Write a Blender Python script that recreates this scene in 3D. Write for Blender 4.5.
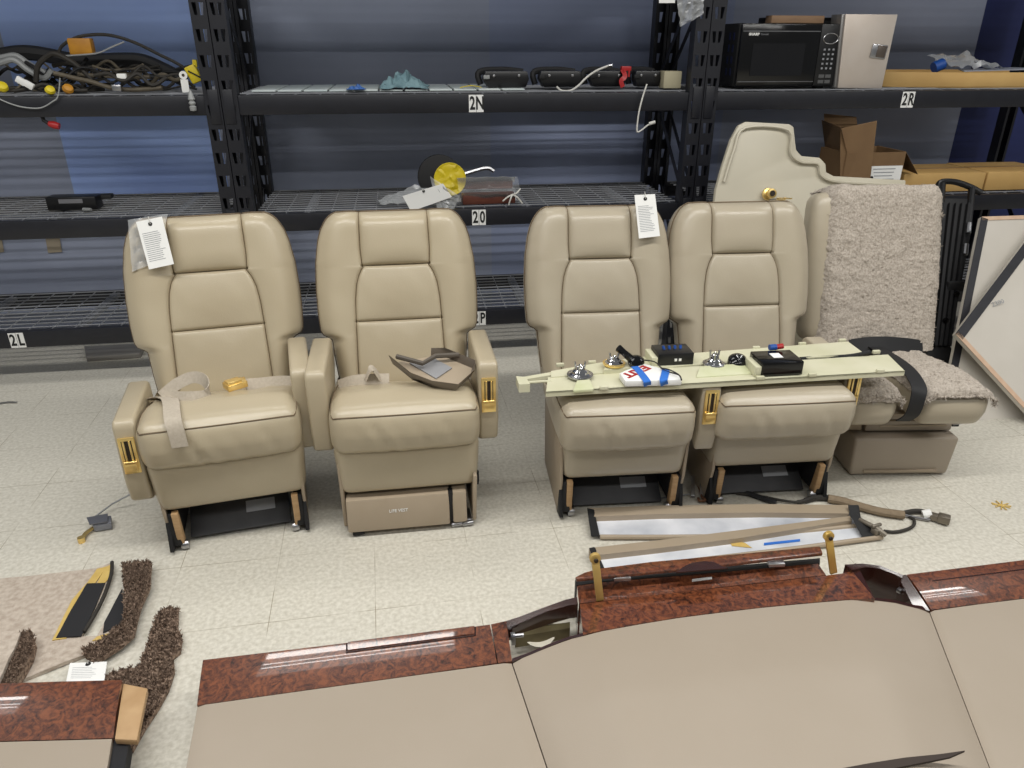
import bpy, bmesh, math, random
from mathutils import Vector, Matrix, noise
random.seed(7)
for o in list(bpy.data.objects): bpy.data.objects.remove(o)
SC = bpy.context.scene
COL = SC.collection
PI = math.pi

# ------------------------------------------------------------------ camera, world, lamps, exposure
F_PX, PITCH, YAW, ROLL, EYE = 740.0, 0.432, 0.147, 0.002, 1.6
FW = Vector((math.sin(YAW)*math.cos(PITCH), math.cos(YAW)*math.cos(PITCH), -math.sin(PITCH)))
R0 = Vector((math.cos(YAW), -math.sin(YAW), 0)); U0 = R0.cross(FW)
RT = R0*math.cos(ROLL)+U0*math.sin(ROLL); UP = -R0*math.sin(ROLL)+U0*math.cos(ROLL)
CAM = Vector((0, 0, EYE))
cd = bpy.data.cameras.new('camera'); cam = bpy.data.objects.new('camera', cd); COL.objects.link(cam)
cd.sensor_width = 36; cd.lens = 36*F_PX/1024; cd.clip_start = .02; cd.clip_end = 60
m3 = Matrix((RT, UP, -FW)).transposed()
cam.matrix_world = Matrix.Translation(CAM) @ m3.to_4x4()
SC.camera = cam
SC.view_settings.view_transform = 'Standard'; SC.view_settings.look = 'None'
SC.view_settings.exposure = -0.08; SC.view_settings.gamma = 1.0; SC.view_settings.use_curve_mapping = False
w = bpy.data.worlds.new('world'); SC.world = w; w.use_nodes = True
bg = w.node_tree.nodes['Background']; bg.inputs[0].default_value = (.96, .98, 1.0, 1); bg.inputs[1].default_value = 0.17
def lamp(x, y, z, sx, sy, power, col=(1, .985, .95), rot=(0, 0, 0)):
    d = bpy.data.lights.new('ceiling_lamp', 'AREA'); d.shape = 'RECTANGLE'; d.size = sx; d.size_y = sy
    d.energy = power; d.color = col
    o = bpy.data.objects.new('ceiling_lamp', d); o.location = (x, y, z); o.rotation_euler = rot; COL.objects.link(o)
for X in (-2.6, -1.3, 0, 1.3, 2.6, 3.9):
    lamp(X, 1.2, 3.5, 1.22, .16, 31)
    lamp(X, -1.0, 3.5, 1.22, .16, 14)

for X in (-3.7, -.48, 3.9):      # louvred troffers over the rack fronts: a bright tube, two thinner ones and the white reflector
    lamp(X, 3.64, 3.5, 1.42, .12, 8); lamp(X, 3.40, 3.5, 1.42, .03, 2.); lamp(X, 3.28, 3.5, 1.42, .03, 2.); lamp(X, 3.38, 3.51, 1.44, .68, 6)
def at_z(x, y, z=0.0):          # the point of the photo where it meets a level plane
    d = FW + RT*((x-512)/F_PX) - UP*((y-384)/F_PX)
    return CAM + d*((z-EYE)/d.z)
def at_y(x, y, Y):              # ... where it meets a plane parallel to the rack
    d = FW + RT*((x-512)/F_PX) - UP*((y-384)/F_PX)
    return CAM + d*(Y/d.y)

# ------------------------------------------------------------------ materials
def lin(c): return tuple(((v/255)/12.92 if v/255 <= .04045 else ((v/255+.055)/1.055)**2.4) for v in c)
def mat(name, rgb, rough=.5, metal=0., rgb2=None, nscale=6., namt=.5, bump=0., bscale=200., coat=0., spec=.5, detail=4., stretch=None, bdist=.002, alpha=1.):
    m = bpy.data.materials.new(name); m.use_nodes = True; nt = m.node_tree; N = nt.nodes; L = nt.links
    b = N['Principled BSDF']
    b.inputs['Roughness'].default_value = rough; b.inputs['Metallic'].default_value = metal
    b.inputs['Coat Weight'].default_value = coat; b.inputs['Coat Roughness'].default_value = .06
    b.inputs['Specular IOR Level'].default_value = spec; b.inputs['Alpha'].default_value = alpha
    tc = N.new('ShaderNodeTexCoord'); mp = N.new('ShaderNodeMapping'); L.new(tc.outputs['Object'], mp.inputs[0])
    if stretch: mp.inputs['Scale'].default_value = stretch
    c1 = (*lin(rgb), 1); c2 = (*lin(rgb2 if rgb2 else tuple(min(255, v*.9) for v in rgb)), 1)
    n = N.new('ShaderNodeTexNoise'); n.inputs['Scale'].default_value = nscale; n.inputs['Detail'].default_value = detail
    L.new(mp.outputs[0], n.inputs['Vector'])
    r = N.new('ShaderNodeValToRGB'); r.color_ramp.elements[0].position = .5-namt/2; r.color_ramp.elements[1].position = .5+namt/2
    r.color_ramp.elements[0].color = c2; r.color_ramp.elements[1].color = c1
    L.new(n.outputs['Fac'], r.inputs[0]); L.new(r.outputs[0], b.inputs['Base Color'])
    if bump:
        n2 = N.new('ShaderNodeTexNoise'); n2.inputs['Scale'].default_value = bscale; n2.inputs['Detail'].default_value = 3
        L.new(mp.outputs[0], n2.inputs['Vector'])
        bp = N.new('ShaderNodeBump'); bp.inputs['Strength'].default_value = bump; bp.inputs['Distance'].default_value = bdist
        L.new(n2.outputs['Fac'], bp.inputs['Height']); L.new(bp.outputs[0], b.inputs['Normal'])
    return m
LEATHER = mat('tan_leather', (181, 169, 144), .29, rgb2=(174, 161, 136), nscale=5, bump=.25, bscale=260)
LEATHER2 = mat('greige_leather', (175, 165, 145), .29, rgb2=(168, 157, 137), nscale=5, bump=.25, bscale=260)
TRIM = mat('taupe_trim', (165, 150, 130), .5, rgb2=(158, 143, 122), nscale=8, bump=.15, bscale=300)
SEAM = mat('seam_brown', (112, 96, 75), .8)
GOLD = mat('polished_gold', (250, 222, 150), .3, .85, rgb2=(238, 200, 120), nscale=30)
GOLDDK = mat('dark_recess', (38, 26, 12), .5)
RACK = mat('charcoal_rack_paint', (29, 30, 37), .42, rgb2=(24, 25, 31), nscale=20, bump=.1, bscale=150)
WIRE = mat('galvanised_wire', (156, 158, 163), .45, .3)
BLACK = mat('black_plastic', (20, 20, 22), .35, rgb2=(15, 15, 17))
BLACKM = mat('matt_black', (24, 24, 26), .7, rgb2=(17, 17, 19))
BLACKG = mat('gloss_black', (12, 12, 13), .12)
STEEL = mat('brushed_steel', (190, 190, 192), .3, 1., rgb2=(160, 160, 162), nscale=30)
CHROME = mat('chrome', (225, 225, 228), .1, 1.)
WHITE = mat('white_card', (236, 236, 233), .7, rgb2=(228, 228, 225))
INK = mat('black_ink', (25, 25, 25), .7)
GREYINK = mat('grey_print', (150, 152, 156), .8)
PLYWOOD = mat('tan_edge_wood', (186, 154, 114), .6, rgb2=(168, 134, 94), nscale=18, stretch=(1, 1, 6))
WEB = mat('grey_webbing', (186, 176, 160), .75, rgb2=(172, 161, 145), nscale=120, bump=.5, bscale=500)
CREAM = mat('cream_panel', (196, 189, 170), .42, rgb2=(188, 181, 161), nscale=4, bump=.05)
RAILC = mat('primer_cream', (208, 205, 180), .45, rgb2=(196, 194, 164), nscale=7, namt=.35)
PRIMERG = mat('pale_green_primer', (188, 192, 150), .5, rgb2=(206, 206, 176), nscale=14)
CARD = mat('brown_cardboard', (122, 95, 64), .8, rgb2=(110, 84, 56), nscale=10)
KRAFT = mat('kraft_cardboard', (201, 165, 104), .7, rgb2=(188, 150, 90), nscale=7)
BLUETAPE = mat('blue_masking_tape', (48, 116, 205), .6, rgb2=(40, 100, 190))
RED = mat('red_plastic', (176, 34, 36), .4)
YELLOW = mat('yellow_plastic', (226, 204, 40), .45, rgb2=(205, 182, 30), nscale=25)
ORANGE = mat('amber_plastic', (196, 138, 40), .5, rgb2=(170, 115, 34), nscale=20)
BLUE = mat('blue_plastic', (30, 80, 160), .5)
TEAL = mat('teal_cloth', (124, 152, 158), .85, rgb2=(92, 122, 132), nscale=20)
GREYTUBE = mat('grey_hose', (150, 152, 152), .45)
DKCABLE = mat('dark_loom_sleeve', (52, 48, 42), .7, rgb2=(36, 33, 30), nscale=40)
BRCABLE = mat('olive_loom_sleeve', (98, 90, 74), .7, rgb2=(80, 72, 60), nscale=40)
WCABLE = mat('white_cable', (214, 212, 205), .5)
VINYL = mat('taupe_vinyl', (162, 150, 135), .48, rgb2=(157, 145, 129), nscale=3, bump=.12, bscale=420)
FLEECE = mat('grey_beige_fleece', (190, 180, 168), .95, rgb2=(160, 150, 138), nscale=140, namt=.3, bump=.6, bscale=220, bdist=.005)
RUGBR = mat('brown_carpet_pile', (156, 134, 116), .95, rgb2=(90, 72, 60), nscale=110, namt=.25, bump=.6, bscale=220, bdist=.006)
RUGBK = mat('carpet_backing', (192, 180, 166), .9, rgb2=(166, 152, 138), nscale=60, namt=.35, bump=.4, bscale=250, bdist=.004)
TAPEY = mat('yellowed_glue', (206, 178, 104), .6, rgb2=(190, 158, 84), nscale=30)
VELCRO = mat('black_velcro', (30, 30, 33), .85)
ALU = mat('silvered_lining', (226, 228, 234), .4, .1, rgb2=(176, 181, 190), nscale=5, namt=.3)
SCUFFW = mat('scuffed_white_lining', (226, 228, 232), .4, .1, rgb2=(196, 200, 208), nscale=7, namt=.3)
TANSLV = mat('tan_sleeve_fabric', (134, 118, 96), .85, rgb2=(120, 104, 84), nscale=60, bump=.4, bscale=300)
BOARD = mat('honeycomb_board_skin', (198, 192, 182), .5, rgb2=(190, 184, 173), nscale=5)
BOARDED = mat('board_edge_tape', (38, 38, 44), .5, rgb2=(30, 30, 35), nscale=30)
PINKWD = mat('raw_board_edge', (206, 178, 152), .7, rgb2=(192, 160, 134), nscale=25)
BLUEGREY = mat('blue_grey_laminate', (170, 174, 186), .5)
PALE = mat('pale_shelf_panel', (206, 212, 210), .35, rgb2=(182, 196, 196), nscale=4)
WALNUTBAG = mat('reddish_wood_offcut', (104, 58, 44), .4, rgb2=(78, 42, 34), nscale=20, stretch=(1, 5, 5))
ALUBOX = mat('bare_aluminium_door', (206, 196, 186), .45, .35, rgb2=(196, 184, 172), nscale=8)
NAVY = mat('navy_blue_paint', (20, 30, 74), .5)

def veneer():
    m = bpy.data.materials.new('burl_veneer'); m.use_nodes = True; nt = m.node_tree; N = nt.nodes; L = nt.links
    b = N['Principled BSDF']; b.inputs['Roughness'].default_value = .3; b.inputs['Coat Weight'].default_value = 1.; b.inputs['Coat Roughness'].default_value = .03
    tc = N.new('ShaderNodeTexCoord')
    n1 = N.new('ShaderNodeTexNoise'); n1.inputs['Scale'].default_value = 32; n1.inputs['Detail'].default_value = 8; n1.inputs['Distortion'].default_value = 2.2
    n2 = N.new('ShaderNodeTexNoise'); n2.inputs['Scale'].default_value = 150; n2.inputs['Detail'].default_value = 5; n2.inputs['Distortion'].default_value = 1.
    L.new(tc.outputs['Object'], n1.inputs[0]); L.new(tc.outputs['Object'], n2.inputs[0])
    ad = N.new('ShaderNodeMath'); ad.operation = 'MULTIPLY_ADD'; ad.inputs[1].default_value = .45
    L.new(n2.outputs['Fac'], ad.inputs[0]); L.new(n1.outputs['Fac'], ad.inputs[2])
    r = N.new('ShaderNodeValToRGB'); e = r.color_ramp.elements
    e[0].position = .52; e[0].color = (*lin((44, 22, 14)), 1); e[1].position = .9; e[1].color = (*lin((126, 72, 43)), 1)
    k = e.new(.68); k.color = (*lin((90, 48, 30)), 1)
    L.new(ad.outputs[0], r.inputs[0]); L.new(r.outputs[0], b.inputs['Base Color'])
    return m
VENEER = veneer()
VENDK = mat('dark_veneer_edge', (58, 28, 20), .2, coat=1., rgb2=(40, 18, 14), nscale=30)

def clear_plastic(name, op=.27, tint=(235, 238, 240)):
    m = bpy.data.materials.new(name); m.use_nodes = True; nt = m.node_tree; N = nt.nodes; L = nt.links
    out = N['Material Output']; N.remove(N['Principled BSDF'])
    g = N.new('ShaderNodeBsdfPrincipled'); g.inputs['Base Color'].default_value = (*lin(tint), 1); g.inputs['Roughness'].default_value = .18
    g.inputs['Specular IOR Level'].default_value = .9
    t = N.new('ShaderNodeBsdfTransparent'); mx = N.new('ShaderNodeMixShader')
    f = N.new('ShaderNodeFresnel'); f.inputs[0].default_value = 1.5
    a = N.new('ShaderNodeMath'); a.operation = 'MULTIPLY_ADD'; a.inputs[1].default_value = .9; a.inputs[2].default_value = op
    L.new(f.outputs[0], a.inputs[0]); L.new(a.outputs[0], mx.inputs[0]); L.new(t.outputs[0], mx.inputs[1]); L.new(g.outputs[0], mx.inputs[2])
    L.new(mx.outputs[0], out.inputs[0]); return m
CLEAR = clear_plastic('clear_polythene')
CLEAR2 = clear_plastic('thin_clear_polythene', .07)

def floor_mat():
    m = bpy.data.materials.new('vinyl_tile_floor'); m.use_nodes = True; nt = m.node_tree; N = nt.nodes; L = nt.links
    b = N['Principled BSDF']; b.inputs['Roughness'].default_value = .38
    tc = N.new('ShaderNodeTexCoord'); mp = N.new('ShaderNodeMapping'); L.new(tc.outputs['Object'], mp.inputs[0])
    mp.inputs['Location'].default_value = (.1, .08, 0); mp.inputs['Rotation'].default_value = (0, 0, -.03)
    sp = N.new('ShaderNodeTexNoise'); sp.inputs['Scale'].default_value = 75; sp.inputs['Detail'].default_value = 7
    L.new(mp.outputs[0], sp.inputs[0])
    r = N.new('ShaderNodeValToRGB'); e = r.color_ramp.elements
    e[0].position = .30; e[0].color = (*lin((186, 181, 167)), 1); e[1].position = .66; e[1].color = (*lin((211, 207, 195)), 1)
    L.new(sp.outputs['Fac'], r.inputs[0])
    br = N.new('ShaderNodeTexBrick'); br.offset = 0; br.inputs['Scale'].default_value = 1; br.inputs['Brick Width'].default_value = .32
    br.inputs['Row Height'].default_value = .32; br.inputs['Mortar Size'].default_value = .0012; br.inputs['Mortar Smooth'].default_value = .3
    L.new(mp.outputs[0], br.inputs['Vector'])
    seamn = N.new('ShaderNodeTexNoise'); seamn.inputs['Scale'].default_value = 5; L.new(mp.outputs[0], seamn.inputs[0])
    sr = N.new('ShaderNodeValToRGB'); sr.color_ramp.elements[0].position = .42; sr.color_ramp.elements[1].position = .6; L.new(seamn.outputs['Fac'], sr.inputs[0])
    mu = N.new('ShaderNodeMath'); mu.operation = 'MULTIPLY'; L.new(br.outputs['Fac'], mu.inputs[0]); L.new(sr.outputs[0], mu.inputs[1])
    mx = N.new('ShaderNodeMix'); mx.data_type = 'RGBA'; mx.inputs[7].default_value = (*lin((140, 130, 110)), 1)
    L.new(mu.outputs[0], mx.inputs[0]); L.new(r.outputs[0], mx.inputs[6])
    # scuffs and dirt
    sc = N.new('ShaderNodeTexNoise'); sc.inputs['Scale'].default_value = 9; sc.inputs['Detail'].default_value = 9; sc.inputs['Distortion'].default_value = 1.5; sc.inputs['Roughness'].default_value = .75
    mp2 = N.new('ShaderNodeMapping'); mp2.inputs['Scale'].default_value = (1, 3.2, 1); mp2.inputs['Rotation'].default_value = (0, 0, .5); L.new(tc.outputs['Object'], mp2.inputs[0]); L.new(mp2.outputs[0], sc.inputs[0])
    rr = N.new('ShaderNodeValToRGB'); rr.color_ramp.elements[0].position = .665; rr.color_ramp.elements[1].position = .72; L.new(sc.outputs['Fac'], rr.inputs[0])
    m2 = N.new('ShaderNodeMix'); m2.data_type = 'RGBA'; m2.inputs[7].default_value = (*lin((112, 104, 90)), 1)
    ms = N.new('ShaderNodeMath'); ms.operation = 'MULTIPLY'; ms.inputs[1].default_value = .6; L.new(rr.outputs[0], ms.inputs[0])
    L.new(ms.outputs[0], m2.inputs[0]); L.new(mx.outputs[2], m2.inputs[6]); L.new(m2.outputs[2], b.inputs['Base Color'])
    return m
def wall_mat(name, rgb, rgb2):
    m = mat(name, rgb, .6, rgb2=rgb2, nscale=1.6, namt=.5)
    nt = m.node_tree; N = nt.nodes; L = nt.links; b = N['Principled BSDF']
    tc = N.new('ShaderNodeTexCoord'); wv = N.new('ShaderNodeTexWave'); wv.bands_direction = 'Z'; wv.inputs['Scale'].default_value = 6.2; wv.inputs['Distortion'].default_value = .25
    L.new(tc.outputs['Object'], wv.inputs[0]); bp = N.new('ShaderNodeBump'); bp.inputs['Strength'].default_value = .12; bp.inputs['Distance'].default_value = .004
    L.new(wv.outputs[0], bp.inputs['Height']); L.new(bp.outputs[0], b.inputs['Normal']); return m

# ------------------------------------------------------------------ mesh helpers
class MB:
    def __init__(s): s.v = []; s.f = []
    def add(s, vs, fs):
        k = len(s.v); s.v += [tuple(p) for p in vs]; s.f += [tuple(i+k for i in f) for f in fs]; return s
    def box(s, c, d, rot=None, top=None):
        x, y, z = d[0]/2, d[1]/2, d[2]/2; t = top or (1, 1)
        vs = [Vector(p) for p in ((-x, -y, -z), (x, -y, -z), (x, y, -z), (-x, y, -z), (-x*t[0], -y*t[1], z), (x*t[0], -y*t[1], z), (x*t[0], y*t[1], z), (-x*t[0], y*t[1], z))]
        if rot is not None:
            M = rot if isinstance(rot, Matrix) else Matrix.Rotation(rot, 3, 'Z'); vs = [M @ p for p in vs]
        return s.add([p+Vector(c) for p in vs], [(0, 3, 2, 1), (4, 5, 6, 7), (0, 1, 5, 4), (1, 2, 6, 5), (2, 3, 7, 6), (3, 0, 4, 7)])
    def tube(s, pts, r, n=8, flat=1., closed=False):
        P = [Vector(p) for p in pts]; k = len(P); vs = []; prev = None
        rr = r if isinstance(r, (list, tuple)) else [r]*k
        for i, p in enumerate(P):
            a = P[i-1] if (i or closed) else p; b = P[(i+1) % k] if (i < k-1 or closed) else p
            t = (b-a).normalized() if (b-a).length > 1e-9 else Vector((0, 0, 1))
            ref = Vector((0, 0, 1)) if abs(t.z) < .95 else Vector((0, 1, 0))
            q = prev if prev is not None else ref
            x = q - t*q.dot(t)
            if x.length < 1e-5: x = ref - t*ref.dot(t)
            x.normalize(); y = t.cross(x); prev = x
            for j in range(n):
                an = 2*PI*j/n; vs.append(p + x*(math.cos(an)*rr[i]*flat) + y*(math.sin(an)*rr[i]))
        fs = []
        for i in range(k if closed else k-1):
            for j in range(n):
                i2 = (i+1) % k; fs.append((i*n+j, i*n+(j+1) % n, i2*n+(j+1) % n, i2*n+j))
        if not closed: fs += [tuple(range(n))[::-1], tuple((k-1)*n+j for j in range(n))]
        return s.add(vs, fs)
    def lathe(s, prof, c=(0, 0, 0), M=None, n=20):
        vs = []; 
        for r, z in prof:
            for j in range(n):
                p = Vector((r*math.cos(2*PI*j/n), r*math.sin(2*PI*j/n), z)); p = M @ p if M is not None else p; vs.append(p+Vector(c))
        fs = [(i*n+j, i*n+(j+1) % n, (i+1)*n+(j+1) % n, (i+1)*n+j) for i in range(len(prof)-1) for j in range(n)]
        fs += [tuple(range(n))[::-1], tuple((len(prof)-1)*n+j for j in range(n))]
        return s.add(vs, fs)
    def prism(s, out, vec):        # closed outline of 3-D points pushed along vec
        P = [Vector(p) for p in out]; n = len(P); v = Vector(vec)
        return s.add(P+[p+v for p in P], [tuple(range(n)), tuple(range(2*n-1, n-1, -1))]+[(i, i+n, (i+1) % n+n, (i+1) % n) for i in range(n)])
    def grid(s, fn, nu, nv, cu=False):
        k = nu if cu else nu+1
        vs = [fn(i/nu, j/nv) for j in range(nv+1) for i in range(k)]
        fs = [(j*k+i, j*k+(i+1) % k, (j+1)*k+(i+1) % k, (j+1)*k+i) for j in range(nv) for i in range(nu)]
        return s.add(vs, fs)
    def ribbon(s, pts, wid, th=.0025, side=None):   # flat strap
        P = [Vector(p) for p in pts]; k = len(P); vs = []
        for i, p in enumerate(P):
            t = (P[min(i+1, k-1)]-P[max(i-1, 0)]).normalized()
            sd = Vector(side[i]) if isinstance(side, list) else (Vector(side) if side is not None else t.cross(Vector((0, 0, 1))))
            sd = sd - t*sd.dot(t); sd.normalize(); nn = sd.cross(t)
            for a, b in ((-1, -1), (1, -1), (1, 1), (-1, 1)): vs.append(p+sd*(a*wid/2)+nn*(b*th/2))
        fs = [(i*4+j, i*4+(j+1) % 4, (i+1)*4+(j+1) % 4, (i+1)*4+j) for i in range(k-1) for j in range(4)]
        fs += [(3, 2, 1, 0), tuple((k-1)*4+j for j in range(4))]
        return s.add(vs, fs)
    def fuzz(s, src, count, ln, wid, up=Vector((0, 0, 1)), jit=.7, droop=.0):   # short strands rooted on the faces of src
        import bisect
        cum = []; tot = 0
        for f in src.f:
            a, b, c = (Vector(src.v[f[i]]) for i in (0, 1, 2)); tot += (b-a).cross(c-a).length; cum.append(tot)
        for _ in range(count):
            f = src.f[bisect.bisect(cum, random.random()*tot) % len(src.f)]
            a, b, c = (Vector(src.v[f[i]]) for i in (0, 1, 2)); d = Vector(src.v[f[3]]) if len(f) > 3 else c
            u, v = random.random(), random.random()
            p = (a*(1-u)+b*u)*(1-v)+(d*(1-u)+c*u)*v
            n = (b-a).cross(d-a)
            if n.length < 1e-12: continue
            n.normalize()
            dirv = (n + Vector((random.gauss(0, 1), random.gauss(0, 1), random.gauss(0, 1)))*jit*.5 - Vector((0, 0, droop))).normalized()
            q = dirv.cross(Vector((random.random()-.5, random.random()-.5, random.random()-.5))).normalized()*wid/2
            l = ln*random.uniform(.6, 1.25); t = p+dirv*l
            s.add([p-q, p+q, t+q*.25, t-q*.25], [(0, 1, 2, 3)])
        return s
    def mesh(s, name, smooth=None, merge=False):
        me = bpy.data.meshes.new(name); me.from_pydata([tuple(p) for p in s.v], [], s.f)
        bm = bmesh.new(); bm.from_mesh(me)
        if merge: bmesh.ops.remove_doubles(bm, verts=bm.verts, dist=1e-5)
        if len(bm.faces) < 60000 and merge is not None: bmesh.ops.recalc_face_normals(bm, faces=bm.faces)
        bm.to_mesh(me); bm.free()
        if smooth is not None: shade(me, smooth)
        return me
    def build(s, name, m, parent=None, smooth=35, bevel=0, merge=False, label=None, kind=None, seg=2):
        me = s.mesh(name, None, merge); me.materials.append(m)
        if bevel:
            bm = bmesh.new(); bm.from_mesh(me); bmesh.ops.remove_doubles(bm, verts=bm.verts, dist=1e-6)
            ed = [e for e in bm.edges if len(e.link_faces) == 2 and e.calc_face_angle(0) > .5]
            bmesh.ops.bevel(bm, geom=ed, offset=bevel, segments=seg, affect='EDGES', profile=.5, clamp_overlap=True); bm.to_mesh(me); bm.free()
        if smooth is not None: shade(me, smooth)
        return place(name, me, parent, label, kind)
def shade(me, ang):
    me.polygons.foreach_set('use_smooth', [True]*len(me.polygons))
    if ang < 170: me.set_sharp_from_angle(angle=math.radians(ang))
    me.update()
def place(name, me, parent=None, label=None, kind=None):
    o = bpy.data.objects.new(name, me); COL.objects.link(o)
    if parent is not None: o.parent = parent
    if label: o['label'] = label
    if kind: o['kind'] = kind
    return o
def thing(name, label, cat, loc=(0, 0, 0), rz=0., group=None, rot=None):
    o = bpy.data.objects.new(name, None); COL.objects.link(o); o.empty_display_size = .05
    o.location = loc; o.rotation_euler = rot if rot else (0, 0, rz)
    o['label'] = label; o['category'] = cat
    if group: o['group'] = group
    return o
def tag(o, label, cat, group=None):
    o['label'] = label; o['category'] = cat
    if group: o['group'] = group
    return o
def struct(o): o['kind'] = 'structure'; return o
def text(name, s, size, m, parent, loc, rot=(0, 0, 0), depth=.0006, align='CENTER', sx=1., bold=0.):
    cu = bpy.data.curves.new(name, 'FONT'); cu.body = s; cu.size = size; cu.align_x = align; cu.align_y = 'CENTER'; cu.extrude = depth; cu.resolution_u = 3; cu.offset = bold
    tmp = bpy.data.objects.new('tmp', cu); COL.objects.link(tmp); bpy.context.view_layer.update()
    me = bpy.data.meshes.new_from_object(tmp.evaluated_get(bpy.context.evaluated_depsgraph_get()))
    bpy.data.objects.remove(tmp); bpy.data.curves.remove(cu); me.name = name; me.materials.clear(); me.materials.append(m)
    for v in me.vertices: v.co.x *= sx
    o = place(name, me, parent); o.location = loc; o.rotation_euler = rot; return o
def smooth_path(pts, n=6):        # Catmull-Rom through the points
    P = [Vector(p) for p in pts]; out = []
    for i in range(len(P)-1):
        a = P[max(i-1, 0)]; b = P[i]; c = P[i+1]; d = P[min(i+2, len(P)-1)]
        for k in range(n):
            t = k/n; out.append(.5*((2*b)+(c-a)*t+(2*a-5*b+4*c-d)*t*t+(3*b-a-3*c+d)*t**3))
    out.append(P[-1]); return out
def puff_map(h, r, bulge):
    hx, hy, hz = h; bx, by, bz = bulge
    def f(p):
        q = Vector((max(-hx+r, min(hx-r, p[0])), max(-hy+r, min(hy-r, p[1])), max(-hz+r, min(hz-r, p[2]))))
        d = Vector(p)-q
        o = q + (d.normalized()*r if d.length > 1e-9 else d)
        u, v, w_ = p[0]/hx, p[1]/hy, p[2]/hz
        ax = (1-v*v)*(1-w_*w_); ay = (1-u*u)*(1-w_*w_); az = (1-u*u)*(1-v*v)
        return o+Vector((math.copysign(bx*ax, u)*(abs(u) > .97), math.copysign(by*ay, v)*(abs(v) > .97), math.copysign(bz*az, w_)*(abs(w_) > .97)))
    return f
def puff(h, r, bulge=(0, 0, 0), n=(16, 16, 10), post=None):
    mb = MB(); f = puff_map(h, r, bulge); post = post or (lambda p: p)
    hx, hy, hz = h
    def cl(t, hh):          # cluster grid lines inside the rounded edge
        k = min(.35, r/hh*.75)
        t2 = t*2-1
        return hh*(math.copysign(1-(1-abs(t2))*1.0, t2))
    A = lambda i, hh: cl(i, hh)
    for sgn in (-1, 1):
        mb.grid(lambda u, v: post(f((A(u, hx), A(v, hy), sgn*hz))), n[0], n[1])
        mb.grid(lambda u, v: post(f((A(u, hx), sgn*hy, A(v, hz)))), n[0], n[2])
        mb.grid(lambda u, v: post(f((sgn*hx, A(u, hy), A(v, hz)))), n[1], n[2])
    return mb
# ------------------------------------------------------------------ the room
mb = MB(); mb.add([(-6, -3, 0), (7, -3, 0), (7, 5.2, 0), (-6, 5.2, 0), (-6, -3, -.1), (7, -3, -.1), (7, 5.2, -.1), (-6, 5.2, -.1)], [(0, 1, 2, 3), (7, 6, 5, 4), (0, 4, 5, 1), (1, 5, 6, 2), (2, 6, 7, 3), (3, 7, 4, 0)])
struct(mb.build('floor', floor_mat(), smooth=None))
WG = wall_mat('slate_wall', (168, 176, 198), (148, 156, 178)); WB = wall_mat('blue_wall', (172, 198, 252), (154, 180, 244)); WM = wall_mat('dusk_blue_wall', (160, 171, 202), (140, 151, 182))  # wall tones; the blocks below differ in how blue and dark they are
YW = 4.62
def wall_seg(x0, x1, z0, z1, m, name='wall_back'):
    struct(MB().box(((x0+x1)/2, YW+.06, (z0+z1)/2), (x1-x0, .12, z1-z0)).build(name, m, smooth=None))
wall_seg(-6, -2.02, 1.33, 3.8, WG); wall_seg(-6, -1.85, 0, 1.33, WG); wall_seg(-2.02, -1.0, 1.33, 3.8, WB); wall_seg(-1.85, -1.0, .72, 1.33, WB); wall_seg(-1.85, -1.0, 0, .72, WG); wall_seg(-1.0, .55, 0, 3.8, WG)
wall_seg(.55, 2.0, 0, 3.8, WM); WN = wall_mat('navy_wall', (40, 50, 104), (32, 40, 88))
wall_seg(2.0, 2.75, 0, 3.8, WG); wall_seg(2.75, 3.62, .8, 3.8, WG); wall_seg(2.75, 3.62, 0, .8, WN); wall_seg(3.62, 7, 0, 3.8, WN)

# ------------------------------------------------------------------ storage racks
RY, RD = 3.773, .68
ZL = (.289, .834, 1.38, 1.93)
PW, PD = .072, .06
def post_mesh():
    mb = MB(); H = 2.15; st = .105; hw = .019; hh = .05; y0 = 0
    def quad(a, b, c, d, th=.004): mb.prism([(a[0], 0, a[1]), (b[0], 0, b[1]), (c[0], 0, c[1]), (d[0], 0, d[1])], (0, th, 0))
    z = 0.0
    while z < H-.001:
        z1 = z+(st-hh)/2; z2 = z1+hh; z3 = z+st
        quad((0, z), (PW, z), (PW, z1), (0, z1)); quad((0, z2), (PW, z2), (PW, z3), (0, z3))
        xs = []
        for cx, sl in ((PW*.28, .007), (PW*.72, -.007)):
            xs.append((cx-hw/2, cx+hw/2, sl))
        (a0, a1, s0), (b0, b1, s1) = xs
        quad((0, z1), (a0+s0, z1), (a0, z2), (0, z2))
        quad((a1+s0*.1, z1), (b0-s1*.1-.0, z1), (b0, z2), (a1, z2))
        quad((b1+s1, z1), (PW, z1), (PW, z2), (b1, z2))
        z = z3
    for x in (0, PW-.004): mb.box((x+.002, PD/2+.004, H/2), (.004, PD, H))
    for x in (.008, PW-.008): mb.box((x, PD+.004, H/2), (.016, .004, H))
    mb.box((PW/2, PD/2, .004), (PW, PD+.03, .008))
    return mb.mesh('upright_post', None)
POST = post_mesh(); POST.materials.append(RACK)
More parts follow.
